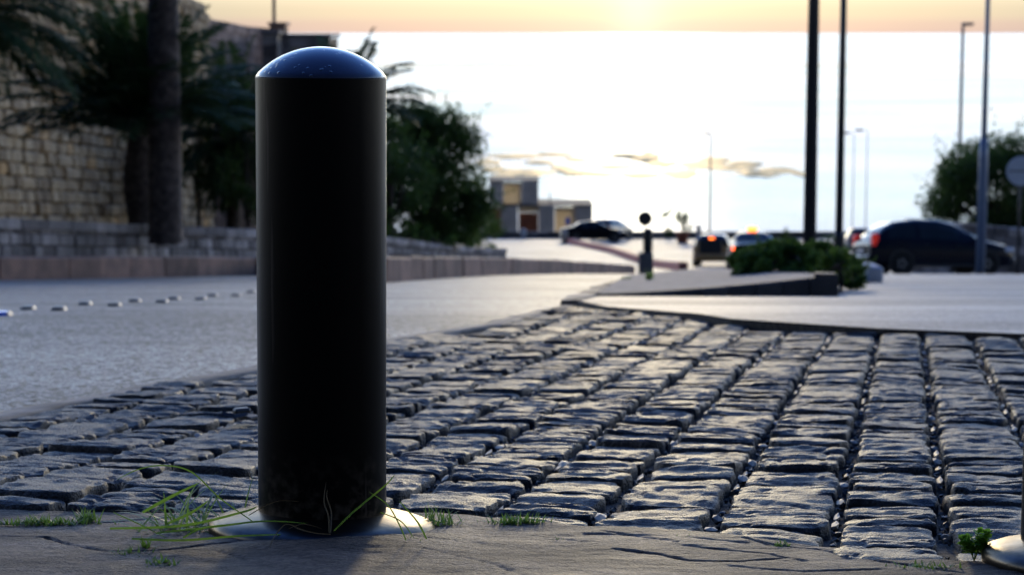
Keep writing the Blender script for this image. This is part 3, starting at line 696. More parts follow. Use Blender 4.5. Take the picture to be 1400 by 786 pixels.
# ------------------------------------------------------------------ kerbs, pavements and walls on the left
K1 = [(X(-500, 19), 19), (X(-120, 23.8), 23.8), (X(0, 26), 26), (X(180, 29.5), 29.5), (X(350, 33.6), 33.6), (X(430, 35), 35)]
K2 = [(X(455, 22.0), 22.0), (X(530, 24), 24), (X(620, 30), 30), (X(700, 37), 37), (X(790, 48), 48), (X(868, 60), 60)]
LW = [(X(-600, 20), 20), (X(-150, 25), 25), (X(0, 28), 28), (X(170, 32.5), 32.5), (X(350, 38), 38), (X(430, 41), 41), (X(530, 46), 46), (X(610, 56), 56), (X(692, 70), 70)]
KH = .30
def kerb_run(name, line, h, mat, width=.3, step=1.0, top=None):
    mb = MB(); pts = []
    for a, b in zip(line[:-1], line[1:]):
        L = math.hypot(b[0] - a[0], b[1] - a[1]); n = max(1, int(round(L / step)))
        for k in range(n): pts.append((a[0] + (b[0] - a[0]) * k / n, a[1] + (b[1] - a[1]) * k / n))
    pts.append(line[-1])
    for a, b in zip(pts[:-1], pts[1:]):
        L = math.hypot(b[0] - a[0], b[1] - a[1]); rz = math.atan2(b[1] - a[1], b[0] - a[0]); g = .008
        nx_, ny_ = -math.sin(rz), math.cos(rz)
        ca, sa = math.cos(rz), math.sin(rz); V = []
        j = random.uniform(-.012, .012); hh = h + random.uniform(-.012, .006); bv = .025
        for (p, e) in ((a, g), (b, -g)):
            x, y = p[0] + ca * e, p[1] + sa * e; z0 = float(Z(y))
            for (o_, zz) in ((0, -.1), (0, hh - bv), (bv, hh), (width, hh), (width, -.1)):
                V.append((x + nx_ * (o_ + j), y + ny_ * (o_ + j), z0 + zz))
        mb.add(V, [(0, 5, 6, 1), (1, 6, 7, 2), (2, 7, 8, 3), (3, 8, 9, 4), (0, 1, 2, 3, 4), (9, 8, 7, 6, 5)], random.random())
    return mb.build(name, mat)
m_kerbt = M('kerb_block', (.7, .7, .7), .8, (1.2, 1.15, 1.1), 4, 6, bump=.6, bscale=14, bdist=.02, tint=[(0, (.12, .068, .052)), (1, (.25, .15, .115))])
tag(kerb_run('kerb', K1, KH, m_kerbt), kind='structure')
tag(kerb_run('kerb', K2, KH, m_kerbt), kind='structure')
tag(kerb_run('kerb', [K1[-1], K2[0]][::-1], KH, m_kerbt), kind='structure')
def lineX(line, y): return float(np.interp(y, [p[1] for p in line], [p[0] for p in line]))
# pavement surfaces: rows between kerb and low wall
def ribbon(name, A, B, n, dzA, dzB, mat, zb=None):
    V = []
    for k in range(n + 1):
        t = k / n
        def at(Ln):
            L = [0]
            for a, b in zip(Ln[:-1], Ln[1:]): L.append(L[-1] + math.hypot(b[0] - a[0], b[1] - a[1]))
            return (float(np.interp(t * L[-1], L, [p[0] for p in Ln])), float(np.interp(t * L[-1], L, [p[1] for p in Ln])))
        a, b = at(A), at(B)
        for q in np.linspace(0, 1, 5):
            x, y = a[0] + (b[0] - a[0]) * q, a[1] + (b[1] - a[1]) * q
            V.append((x, y, float(Z(y)) + dzA + (dzB - dzA) * q))
    return np_mesh(name, V, grid_quads(5, n + 1), mat, smooth=False)
tag(ribbon('sidewalk', [(p[0], p[1] + .28) for p in K1], LW[:6], 20, KH - .01, KH - .01, m_pave), kind='structure')
tag(ribbon('sidewalk', [(p[0] - .02, p[1] + .28) for p in K2], LW[5:], 20, KH - .01, KH - .012, m_pave), kind='structure')

def block_wall(name, line, z0f, z1f, courseh, blen, mat, thick=.5, label='', cat='wall', jit=.012, slopef=None, mort=m_mortar, bev=.02, cope=None):
    """line = list of (x, y); z0f/z1f = bottom/top as functions of distance along; returns thing"""
    root = empty(name, (line[0][0], line[0][1], z0f(0)))
    L = [0]
    for a, b in zip(line[:-1], line[1:]): L.append(L[-1] + math.hypot(b[0] - a[0], b[1] - a[1]))
    tot = L[-1]
    xs_, ys_ = [p[0] for p in line], [p[1] for p in line]
    P = lambda s_: (float(np.interp(s_, L, xs_)), float(np.interp(s_, L, ys_)))
    mb = MB(); ox, oy, oz = root.location
    nc = int(max((z1f(s_) - z0f(s_)) for s_ in np.linspace(0, tot, 20)) / courseh) + 1
    for c_ in range(nc):
        s_ = random.uniform(-blen, 0); ch = courseh * 1.0
        while s_ < tot:
            bl = blen * random.uniform(.6, 1.4); a, b = max(s_, 0), min(s_ + bl, tot)
            s_ += bl
            if b - a < .05: continue
            m_ = (a + b) / 2; z = z0f(m_) + c_ * ch
            if z + ch * .5 > z1f(m_): continue
            pa, pb_ = P(a), P(b); rz = math.atan2(pb_[1] - pa[1], pb_[0] - pa[0]); d = random.uniform(0, jit * 2)
            cx, cy = (pa[0] + pb_[0]) / 2, (pa[1] + pb_[1]) / 2
            lenb = math.hypot(pb_[0] - pa[0], pb_[1] - pa[1])
            gap = .012
            V0 = len(mb.v)
            mb.box((cx - math.sin(rz) * (thick * .25 - d) - ox, cy + math.cos(rz) * (thick * .25 - d) - oy, z + ch / 2 - oz), (lenb - gap, thick * .5, ch - gap), rz, random.random(), jit * .35, bev)
            # follow the fall of the course
            dz_ = (z0f(b) - z0f(a))
            for i in range(V0, len(mb.v)):
                x, y, zz = mb.v[i]; tloc = ((x + ox - pa[0]) * math.cos(rz) + (y + oy - pa[1]) * math.sin(rz)) / max(lenb, .01) - .5
                mb.v[i] = (x, y, zz + dz_ * tloc)
    mb.build('masonry', mat, root)
    # core
    V = []; n = 40
    for k in range(n + 1):
        s_ = tot * k / n; x, y = P(s_); x2, y2 = P(min(tot, s_ + .1)); x1, y1 = P(max(0, s_ - .1)); rz = math.atan2(y2 - y1, x2 - x1)
        for (o_, zz) in ((.03, z0f(s_) - .3), (.03, z1f(s_) - .04), (thick, z1f(s_) - .04), (thick, z0f(s_) - .3)):
            V.append((x - math.sin(rz) * o_ - ox, y + math.cos(rz) * o_ - oy, zz - oz))
    Q = [(k * 4 + j, k * 4 + 4 + j, k * 4 + 4 + (j + 1) % 4, k * 4 + (j + 1) % 4) for k in range(n) for j in range(4)] + [(0, 1, 2, 3), (n * 4 + 3, n * 4 + 2, n * 4 + 1, n * 4)]
    np_mesh('core', V, Q, mort, root, smooth=False)
    if cope:
        mb = MB(); s_ = 0
        while s_ < tot:
            b = min(tot, s_ + cope[1]); pa, pb_ = P(s_), P(b); rz = math.atan2(pb_[1] - pa[1], pb_[0] - pa[0]); lb_ = math.hypot(pb_[0] - pa[0], pb_[1] - pa[1])
            V0 = len(mb.v)
            zc = z1f((s_ + b) / 2)
            mb.box(((pa[0] + pb_[0]) / 2 - math.sin(rz) * thick * .45 - ox, (pa[1] + pb_[1]) / 2 + math.cos(rz) * thick * .45 - oy, zc - cope[0] / 2 + .003 - oz), (lb_ - .015, thick + .06, cope[0]), rz, random.random(), .004, .015)
            dz_ = z1f(b) - z1f(s_)
            for i in range(V0, len(mb.v)):
                x, y, zz = mb.v[i]; tl = ((x + ox - pa[0]) * math.cos(rz) + (y + oy - pa[1]) * math.sin(rz)) / max(lb_, .01) - .5
                mb.v[i] = (x, y, zz + dz_ * tl)
            s_ = b
        mb.build('coping', m_wall_grey, root)
    tag(root, label, cat); return root
def along(line):
    L = [0]
    for a, b in zip(line[:-1], line[1:]): L.append(L[-1] + math.hypot(b[0] - a[0], b[1] - a[1]))
    return lambda s_: (float(np.interp(s_, L, [p[0] for p in line])), float(np.interp(s_, L, [p[1] for p in line])))
pl = along(LW)
block_wall('low_wall', LW, lambda s_: float(Z(pl(s_)[1])) + KH - .02, lambda s_: float(Z(pl(s_)[1])) + KH + .53, .175, .34, m_wall_grey, .35,
           'low grey stone block wall running behind the pavement, under the palms', 'wall', .015, cope=(.15, .9))
# planting bed behind the low wall
ra = [p[0] / p[1] for p in LW]; rY = [p[1] for p in LW]
def Bz(x, y): yw = float(np.interp(x / y, ra, rY)); return float(Z(yw)) + KH + .45 - max(0, y - yw) * .085
V = []; LWf = along(LW); 
tot = sum(math.hypot(b[0] - a[0], b[1] - a[1]) for a, b in zip(LW[:-1], LW[1:]))
for k in range(61):
    x, y = LWf(tot * k / 60)
    for q in (0.15, 3, 7, 12, 20, 30):
        r_ = x / y; yq = y + q; V.append((r_ * yq - q * .15 if q > 1 else x, yq, Bz(x, y) - q * .085 + .05 * float(noise2(x * 1.1, q)) * (q > 1)))
tag(np_mesh('planting_bed', V, grid_quads(6, 61), m_soil), kind='structure')

# high old wall
BWl = [(X(-420, 30), 30), (X(-60, 36), 36), (X(100, 42.5), 42.5), (X(270, 52), 52), (X(292, 53.4), 53.4)]
pb2 = along(BWl)
def bw_bot(s_): y = pb2(s_)[1]; return -.0925 * y - .6
def bw_top(s_):
    x, y = pb2(s_); u = 700 + F * x / fwd(y, 0)
    return .95 + (52 - y) * .06 - (.2 if u > 262 else 0) - (.15 if u > 280 else 0)
block_wall('high_wall', BWl, bw_bot, bw_top, .25, .42, m_wall, 1.2, 'high old wall of ochre weathered stone blocks behind the palms on the left', 'wall', .045, bev=.04)
BW2 = [(X(291, 58), 58), (X(386, 66), 66)]
block_wall('far_wall', BW2, lambda s_: -6.5 - s_ * .05, lambda s_: Zp(30 + s_ * 1.0, 60), .3, .6, m_wall_pink, 1.0, 'pinkish far stretch of old wall beyond the end of the high ochre wall', 'wall', .02)
# square stone pier with mast and the dark block in front
def stone_pier(name, u0, u1, v0, y, dep, mat, label, cat, bottom=-7.5):
    z1 = Zp(v0, y); x0, x1 = X(u0, y, z1), X(u1, y, z1)
    root = empty(name, ((x0 + x1) / 2, y, bottom)); mb = MB(); w = x1 - x0; h = z1 - bottom; n = int(h / .3)
    for k in range(n):
        s_ = -w / 2 - random.uniform(0, .3)
        while s_ < w / 2:
            l = random.uniform(.35, .7); a, b = max(s_, -w / 2), min(s_ + l, w / 2); s_ += l
            if b - a > .04: mb.box(((a + b) / 2, .12, (k + .5) * h / n), (b - a - .012, .25, h / n - .012), 0, random.random(), .004, .015)
    mb.build('masonry', mat, root)
    mb = MB(); mb.box((0, dep / 2 + .05, h / 2 - .02), (w - .06, dep, h - .04)); mb.build('core', m_mortar, root)
    mb = MB(); mb.box((0, dep / 2, h + .04), (w + .1, dep + .1, .1), bev=.02); mb.build('coping', mat, root)
    tag(root, label, cat); return root
stone_pier('stone_pier', 368, 390, 35, 64, 1.0, m_wall_pink, 'pinkish square stone pier with a thin mast, above the bollard cap', 'pier')
stone_pier('stone_block', 358, 379, 47, 57, 1.2, m_wall_grey, 'dark square stone pillar left of the bollard cap', 'pillar')
stone_pier('terrace_parapet', 380, 451, 51, 60, 3, m_wall_grey, 'dark flat topped stone parapet just behind the bollard cap', 'parapet')

m_mast = M('mast_paint', (.16, .09, .08), .5, (.2, .12, .1), 10, 2)
zt = Zp(34, 64.4)
a = MB(); a.tube([(X(375, 64.4, 0), 64.4, zt), (X(376, 64.4, 0), 64.4, 5)], [.06, .05], 10)
tag(a.build('mast', m_mast), 'thin reddish mast rising from the stone pier at the top left', 'mast')

# ------------------------------------------------------------------ vegetation
m_bark = M('bark', (.035, .025, .018), .9, (.08, .06, .045), 6, 5, bump=.8, bscale=20, bdist=.03)
m_palmbark = M('palm_bark', (.03, .022, .02), .9, (.075, .06, .055), 8, 5, bump=.6, bscale=20, bdist=.02, tint=[(0, (.6, .6, .6)), (1, (1.4, 1.35, 1.3))])
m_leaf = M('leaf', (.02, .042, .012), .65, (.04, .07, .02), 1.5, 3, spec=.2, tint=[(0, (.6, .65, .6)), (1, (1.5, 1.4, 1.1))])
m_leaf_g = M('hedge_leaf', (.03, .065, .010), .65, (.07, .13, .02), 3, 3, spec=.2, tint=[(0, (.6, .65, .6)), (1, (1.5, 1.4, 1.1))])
m_frond = M('palm_leaf', (.02, .045, .02), .7, (.04, .075, .03), 1.2, 3, spec=.12, tint=[(0, (.6, .65, .6)), (1, (1.5, 1.4, 1.2))])

def translucent(m, amt, col):
    t = m.node_tree; p = t.nodes['Principled BSDF']; o_ = t.nodes['Material Output']
    tr = N(t, 'ShaderNodeBsdfTranslucent'); tr.inputs[0].default_value = (*col, 1); mx = N(t, 'ShaderNodeMixShader'); mx.inputs[0].default_value = amt
    t.links.new(p.outputs[0], mx.inputs[1]); t.links.new(tr.outputs[0], mx.inputs[2]); t.links.new(mx.outputs[0], o_.inputs['Surface'])
translucent(m_grass, .4, (.18, .32, .04)); translucent(m_moss, .35, (.2, .38, .03)); translucent(m_moss2, .35, (.2, .4, .04))
translucent(m_leaf, .35, (.07, .13, .025)); translucent(m_leaf_g, .3, (.10, .18, .03)); translucent(m_frond, .2, (.06, .11, .03))
t = m_blackpaint.node_tree; p = t.nodes['Principled BSDF']; tc = N(t, 'ShaderNodeTexCoord'); mp = N(t, 'ShaderNodeMapping'); mp.inputs['Scale'].default_value = (60, 60, 3)
t.links.new(tc.outputs['Object'], mp.inputs[0]); nz = N(t, 'ShaderNodeTexNoise'); nz.inputs['Scale'].default_value = 1; nz.inputs['Detail'].default_value = 3; t.links.new(mp.outputs[0], nz.inputs['Vector'])
rp = N(t, 'ShaderNodeValToRGB'); rp.color_ramp.elements[0].position = .63; rp.color_ramp.elements[1].position = .78; rp.color_ramp.elements[0].color = (.0025, .0025, .0025, 1); rp.color_ramp.elements[1].color = (.06, .05, .042, 1)
t.links.new(nz.outputs[0], rp.inputs[0])
# splashed dust on the lowest few centimetres of the post
sz = N(t, 'ShaderNodeSeparateXYZ'); t.links.new(tc.outputs['Object'], sz.inputs[0]); dm = N(t, 'ShaderNodeMapRange'); dm.inputs['From Min'].default_value = .12; dm.inputs['From Max'].default_value = .02; t.links.new(sz.outputs['Z'], dm.inputs[0])
n5 = N(t, 'ShaderNodeTexNoise'); n5.inputs['Scale'].default_value = 70; n5.inputs['Detail'].default_value = 5; t.links.new(tc.outputs['Object'], n5.inputs['Vector'])
r5 = N(t, 'ShaderNodeMapRange'); r5.inputs['From Min'].default_value = .45; r5.inputs['From Max'].default_value = .7; t.links.new(n5.outputs[0], r5.inputs[0])
m5 = N(t, 'ShaderNodeMath', operation='MULTIPLY'); t.links.new(dm.outputs[0], m5.inputs[0]); t.links.new(r5.outputs[0], m5.inputs[1])
mx5 = N(t, 'ShaderNodeMix', data_type='RGBA'); mx5.inputs['B'].default_value = (.07, .055, .042, 1); t.links.new(m5.outputs[0], mx5.inputs['Factor']); t.links.new(rp.outputs[0], mx5.inputs['A']); t.links.new(mx5.outputs['Result'], p.inputs['Base Color'])

def leaves_np(C, size, rs, flat=.3):
    """C: n x 3 centres -> quads"""
    n = len(C); d = rs.normal(size=(n, 3)); d /= np.linalg.norm(d, axis=1)[:, None]
    e = np.cross(d, rs.normal(size=(n, 3))); e /= np.linalg.norm(e, axis=1)[:, None]
    L = size * rs.uniform(.6, 1.3, n)[:, None]; Wd = L * .42
    V = np.stack([C - d * L * .5, C + e * Wd * .5 + d * L * .05, C + d * L * .5, C - e * Wd * .5 + d * L * .05], 1).reshape(-1, 3)
    return V, np.arange(4 * n).reshape(-1, 4)
def clumps(centres, radii, nper, rs, flatten=1.0):
    out_ = []
    for c_, r_ in zip(centres, radii):
        n = int(nper * (r_ ** 2)); d = rs.normal(size=(n, 3)); d /= np.linalg.norm(d, axis=1)[:, None]
        rr = r_ * rs.uniform(.2, 1, n) ** .5
        p = d * rr[:, None]; p[:, 2] *= flatten
        lump = 1 + .25 * np.sin(p[:, 0] * 7 / r_ + c_[0]) * np.cos(p[:, 2] * 6 / r_ + c_[1])
        out_.append(np.asarray(c_) + p * lump[:, None])
    return np.concatenate(out_)
def tree(name, x, y, z, W_, Hh, trunk_h, label, mat, leafs=.12, dens=900, nclump=26, seed=1, cat='tree', trunk_r=.12, group=None, D=None, shape='round'):
    rs = np.random.default_rng(seed); root = empty(name, (x, y, z)); D = D or W_
    cs, rr = [], []
    for k in range(nclump):
        a = rs.uniform(0, 6.28); t = rs.uniform(0, 1)
        prof = math.sin(math.pi * (.18 + .74 * t)) ** .7
        r0 = rs.uniform(.35, 1) ** .5
        cs.append((math.cos(a) * W_ / 2 * prof * r0 * .82, math.sin(a) * D / 2 * prof * r0 * .82, trunk_h + (Hh - trunk_h) * t * .92))
        rr.append(rs.uniform(.13, .24) * min(W_, Hh))
    C = clumps(cs, rr, dens, rs, .8)
    # loose outer twigs
    ex = rs.integers(0, nclump, 60); 
    tw = []
    for k in ex:
        d = np.array(cs[k]) - np.array([0, 0, trunk_h * .7]); d /= (np.linalg.norm(d) + 1e-6); d = d + rs.normal(size=3) * .4
        for q in np.linspace(.5, 1.25, 14): tw.append(np.array(cs[k]) + d * rr[k] * q + rs.normal(size=3) * .035 * W_ / 3)
    C = np.concatenate([C, np.array(tw)]); C = C[C[:, 2] > .02]
    V, Q = leaves_np(C, leafs, rs)
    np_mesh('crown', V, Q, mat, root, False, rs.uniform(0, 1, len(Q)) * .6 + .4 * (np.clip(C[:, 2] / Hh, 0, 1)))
    mb = MB(); th = max(trunk_h, .2)
    mb.tube([(0, 0, -.15), (.03, 0, th * .5), (0, .02, th), (.03, 0, th + (Hh - th) * .4)], [trunk_r * 1.3, trunk_r, trunk_r * .8, trunk_r * .4], 10)
    for k in range(0, nclump, 2):
        c_ = Vector(cs[k]); b0 = Vector((0, 0, th * rs.uniform(.6, 1.2))); mid = b0.lerp(c_, .5) + Vector((0, 0, .08 * Hh * .5))
        mb.tube([b0, mid, c_], [trunk_r * .45, trunk_r * .25, trunk_r * .08], 6)
    mb.build('trunk', m_bark, root, True)
    return tag(root, label, cat, group)
def palm(name, x, y, z, th, tr, nf, fl, label, seed=1, bulb=True, droop=1.0, lean=(0, 0), spread=(.1, 1.35), leafw=.018, hang=0):
    rs = np.random.default_rng(seed); root = empty(name, (x, y, z))
    mb = MB(); nseg = max(8, int(th / .09)); n = 14; V = []; T = []
    for k in range(nseg + 1):
        t = k / nseg; zz = th * t
        r_ = tr * (1.12 - .2 * t) if not bulb else tr * (.72 + .5 * math.sin(math.pi * min(1, t * .8 + .18)) ** 2 * t * 1.4)
        for i in range(n):
            a = 2 * math.pi * (i + .5 * (k % 2)) / n
            rr = r_ * (1 + (.10 if (i + k) % 2 else -.05)) ; V.append((lean[0] * t + rr * math.cos(a), lean[1] * t + rr * math.sin(a), zz - .1 + (.03 if (i % 2) else 0)))
    Q = [(k * n + i, k * n + (i + 1) % n, (k + 1) * n + (i + 1) % n, (k + 1) * n + i) for k in range(nseg) for i in range(n)]
    np_mesh('trunk', V, Q, m_palmbark, root, False, rs.uniform(0, 1, len(Q)))
    hd = Vector((lean[0], lean[1], th - .1)); LV = []; st = MB(); lt = []
    for f in range(nf):
        a = f * 2.399 + rs.uniform(-.2, .2); e = spread[1] - (spread[1] - spread[0]) * (f / nf) ** .8 + rs.uniform(-.1, .1)
        if hang and f > nf - hang: e = rs.uniform(-.9, -.3)
        L = fl * rs.uniform(.85, 1.1) * (1 if e > -.2 else .8); seg = 14
        d = Vector((math.cos(a) * math.cos(e), math.sin(a) * math.cos(e), math.sin(e))); p = hd + d * tr * .4; pts = [p.copy()]; ds = [d.copy()]
        for k in range(seg):
            d = (d + Vector((0, 0, -droop * (.035 + .10 * k / seg)))).normalized(); p = p + d * (L / seg); pts.append(p.copy()); ds.append(d.copy())
        st.tube(pts, [max(.004, .022 * (1 - k / (seg + 1))) * fl / 2 for k in range(seg + 1)], 5, False)
        nl = 60
        for k in range(nl):
            t = .1 + .9 * k / nl; i = min(seg - 1, int(t * seg)); fr = t * seg - i; q = pts[i].lerp(pts[i + 1], min(1, fr)); dd = ds[i]
            sd2 = dd.cross(Vector((0, 0, 1))); sd2 = sd2.normalized() if sd2.length > .05 else Vector((1, 0, 0)); upv = sd2.cross(dd)
            ll = fl * .24 * math.sin(math.pi * min(1, t * .85 + .12)) ** .6 * rs.uniform(.8, 1.15)
            for sgn in (-1, 1):
                dl = (sd2 * sgn * .85 + dd * .75 + upv * rs.uniform(.05, .45) + Vector((0, 0, -.15))).normalized()
                wv = dd * leafw * fl * .6
                m1 = q + dl * ll * .5; tip = q + dl * ll + Vector((0, 0, -.25 * ll))
                LV += [q - wv * .5, m1 - wv, tip, m1 + wv]
    LV = np.array([tuple(v) for v in LV]); Q = np.arange(len(LV)).reshape(-1, 4)
    np_mesh('crown', LV, Q, m_frond, root, False, rs.uniform(0, 1, len(Q)))
    st.build('frond_stems', m_palmbark2, root)
    return tag(root, label, 'palm tree')
m_palmbark2 = M('frond_stem', (.05, .05, .018), .8, (.07, .07, .03), 6, 2)
# short palm with full crown
y = 34; x = X(192, y, -3); zb = Bz(x, y)
palm('palm_tree', x, y, zb, Zp(178, y) - zb, .26, 64, 2.3, 'short palm with a full drooping crown, left of the tall rough trunk', 3, True, .8, (.02, 0), (.32, 1.4))
y = 33; x = X(226, y, -3); zb = Bz(x, y)
palm('palm_tree', x, y, zb, 6.5, .235, 50, 2.6, 'tall palm with a thick rough grey brown trunk leaving the top of the photo', 4, False, 1.1, (.06, 0), (-.3, 1.3))
y = 31; x = X(40, y, -2.5); zb = Bz(x, y)
palm('palm_tree', X(-70, y, -2.5), y, Bz(X(-70, y), y), Zp(25, 31) - Bz(X(-70, 31), 31), .25, 60, 2.4, 'palm whose fronds hang into the upper left corner', 5, False, 1.0, (0, 0), (-.2, 1.2))
y = 46; x = X(318, y, -4); zb = Bz(x, y)
palm('palm_tree', x, y, zb, 2.1, .13, 56, 2.3, 'dark palm between the tall palm trunk and the bollard', 8, False, 1.1, (.05, 0), (-.7, 1.4), hang=8)
y = 47; x = X(478, y, -3); zb = Bz(x, y)
palm('palm_tree', x, y, zb, Zp(150, y) - zb, .2, 30, 1.9, 'palm behind the bollard with fronds reaching right over the sea', 6, False, .9, (0, 0), (.15, 1.3), leafw=.026)
y = 44; x = X(290, y, -4)
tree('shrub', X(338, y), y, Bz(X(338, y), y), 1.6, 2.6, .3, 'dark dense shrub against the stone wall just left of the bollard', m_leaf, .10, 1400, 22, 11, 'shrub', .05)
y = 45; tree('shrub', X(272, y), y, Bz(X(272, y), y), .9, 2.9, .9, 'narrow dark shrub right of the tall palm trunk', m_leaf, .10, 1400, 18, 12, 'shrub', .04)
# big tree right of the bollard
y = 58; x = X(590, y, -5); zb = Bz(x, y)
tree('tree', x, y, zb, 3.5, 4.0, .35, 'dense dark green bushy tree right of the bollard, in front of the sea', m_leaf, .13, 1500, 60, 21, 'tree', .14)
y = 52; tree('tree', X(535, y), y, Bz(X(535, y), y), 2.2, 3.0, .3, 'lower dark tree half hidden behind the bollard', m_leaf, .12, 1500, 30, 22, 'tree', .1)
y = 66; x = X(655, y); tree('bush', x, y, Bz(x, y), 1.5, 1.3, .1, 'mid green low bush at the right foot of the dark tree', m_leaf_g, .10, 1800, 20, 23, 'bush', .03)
y = 50; x = X(560, y); 
for k, (u, y, w, lbl) in enumerate([(548, 49, 1.3, 'low yellow green hedge strip on the bed just right of the bollard'), (592, 54, 1.5, 'low yellow green hedge strip under the dark tree'), (634, 61, 1.4, 'low green hedge strip at the end of the low wall')]):
    x = X(u, y); tree('hedge', x, y, Bz(x, y), w, .45, .05, lbl, m_leaf_g, .06, 5000, 16, 30 + k, 'hedge', .02, D=.8)

# right tree
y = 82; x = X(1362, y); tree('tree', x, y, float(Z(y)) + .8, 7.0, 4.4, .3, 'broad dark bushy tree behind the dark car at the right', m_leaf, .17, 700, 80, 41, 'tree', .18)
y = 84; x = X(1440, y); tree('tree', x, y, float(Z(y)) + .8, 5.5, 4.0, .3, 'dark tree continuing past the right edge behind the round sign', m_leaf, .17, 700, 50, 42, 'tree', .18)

# ------------------------------------------------------------------ traffic island
IL = [(float(xR(apex_y)) - .02, apex_y + .1), GP(815, 400), (X(832, 17), 17), (X(850, 23), 23)]
Yk = 13.4
tipx = X(812, Yk); rx = X(1145, Yk)
m_island = M('island_paving', (.08, .074, .076), .85, (.2, .185, .185), 9, 6, bump=1, bscale=30, bdist=.008, spec=.5)
def isl_h(x, y): return .015 + .125 * np.clip((x - tipx) / (rx - tipx), 0, 1) ** 1.5
V = []; ys_ = np.linspace(Yk + .12, 25, 24)
for y in ys_:
    xl = float(np.interp(y, [Yk, 23, 25], [tipx, X(850, 23), X(858, 25)])); xr = rx + (y - Yk) * .15
    for q in np.linspace(0, 1, 24): x = xl + (xr - xl) * q; V.append((x, y, float(Z(y)) + float(isl_h(x, y)) * (1 if y > Yk else 1)))
tag(np_mesh('traffic_island', V, grid_quads(24, 24), m_island, smooth=False), kind='structure')
# front kerb (ramping up to the right) and side kerbs
mb = MB(); n = 9
m_ik = M('island_kerb', (.7, .7, .7), .75, (1.2, 1.2, 1.2), 6, 5, bump=.6, bscale=25, bdist=.01, tint=[(0, (.035, .034, .036)), (1, (.07, .066, .065))])
for k in range(n):
    xa, xb = tipx + (rx - tipx) * k / n, tipx + (rx - tipx) * (k + 1) / n - .006
    ha, hb = float(isl_h(xa, 0)), float(isl_h(xb, 0)); j = random.uniform(-.006, .006); yk = Yk + j
    V = []
    for x, h in ((xa, ha), (xb, hb)):
        for (o_, zz) in ((0, -.05), (0, h - .012), (.015, h + .002), (.16, h + .004), (.16, -.05)): V.append((x, yk + o_, float(Z(yk + o_)) + zz))
    mb.add(V, [(0, 5, 6, 1), (1, 6, 7, 2), (2, 7, 8, 3), (3, 8, 9, 4), (0, 1, 2, 3, 4), (9, 8, 7, 6, 5)], random.random())
# right end kerb going back
for k in range(12):
    ya, yb_ = Yk + k, Yk + k + .99; V = []
    for y in (ya, yb_):
        x = rx + (y - Yk) * .15
        for (o_, zz) in ((0, -.05), (0, .13), (-.02, .148), (-.16, .15), (-.16, -.05)): V.append((x + .005 + o_, y, float(Z(y)) + zz))
    mb.add(V, [(0, 5, 6, 1)[::-1], (1, 6, 7, 2)[::-1], (2, 7, 8, 3)[::-1], (3, 8, 9, 4)[::-1], (0, 1, 2, 3, 4), (9, 8, 7, 6, 5)], random.random())
tag(mb.build('kerb', m_ik), kind='structure')
# flush kerb stones on the left edge of the island, running to the tip of the setts
mb = MB(); EdgeL = [(X(782, apex_y + .1), apex_y + .1), GP(800, 407), GP(822, 395), (X(838, 19), 19), (X(852, 24), 24)]
pe = along(EdgeL); tl = sum(math.hypot(b[0] - a[0], b[1] - a[1]) for a, b in zip(EdgeL[:-1], EdgeL[1:])); s_ = 0
while s_ < tl - .1:
    l = random.uniform(.5, .9); a, b = pe(s_), pe(min(tl, s_ + l)); s_ += l
    dx, dy = b[0] - a[0], b[1] - a[1]; L = math.hypot(dx, dy); nx_, ny_ = -dy / L, dx / L; V = []; hh = random.uniform(.018, .03)
    for p_, e in ((a, .01), (b, -.01)):
        x, y = p_[0] + dx / L * e, p_[1] + dy / L * e
        for (o_, zz) in ((.07, -.05), (.06, hh), (-.06, hh), (-.07, -.05)): V.append((x + nx_ * o_, y + ny_ * o_, float(Z(y)) + zz + random.uniform(-.004, .004)))
    mb.add(V, [(0, 4, 5, 1)[::-1], (1, 5, 6, 2)[::-1], (2, 6, 7, 3)[::-1], (0, 1, 2, 3), (7, 6, 5, 4)], random.random())
m_ik2 = M('edge_stone', (.7, .7, .7), .75, (1.2, 1.2, 1.2), 6, 5, bump=.6, bscale=25, bdist=.01, tint=[(0, (.12, .105, .09)), (1, (.24, .21, .18))])
tag(mb.build('kerb', m_ik2), kind='structure')
# bush on the island
bx, by_ = X(1085, 17.5), 17.5
tree('bush', bx, by_, float(Z(by_)) + .06, 1.38, .34, .0, 'wide low dark green bush on the traffic island, under the thick dark post', m_leaf_g, .04, 60000, 190, 51, 'bush', .02, D=1.6)
bx, by_ = X(1146, 15.6), 15.6
tree('bush', bx, by_, float(Z(by_)) + .0, .46, .28, .0, 'small green bush spilling round the right end of the island kerb', m_leaf_g, .04, 60000, 24, 52, 'bush', .015)
# tufts on the island edge
def small_tuft(u, v, yv, n, L, label, wid=.04):
    mb = MB(); x = X(u, yv)
    for _ in range(n):
        a = random.uniform(0, 6.28); blade(mb, (random.gauss(0, wid), random.gauss(0, wid), 0), (math.cos(a) * .3, math.sin(a) * .3, 1), L * random.uniform(.5, 1.1), .012, .3, random.random(), 4)
    tag(mb.build('grass_tuft', m_grass, None, False, (x, yv, float(Z(yv)) + .03)), label, 'grass')
small_tuft(887, 388, 19.5, 50, .13, 'bright green upright grass tuft at the foot of the round sign', .012)
small_tuft(858, 380, 21.5, 60, .05, 'low yellow green grass patch at the far tip of the island', .035)
# pale kerb stone right of the bush
a = MB(); yv = 24; a.box((X(1189, yv), yv, float(Z(yv)) + .1), (.2, .5, .2), .1, bev=.03)
m_white = M('white_paint', (.4, .4, .42), .7, (.5, .5, .52), 6, 3)
tag(a.build('white_stone', m_white), 'white painted kerb stone just right of the island bush', 'stone')

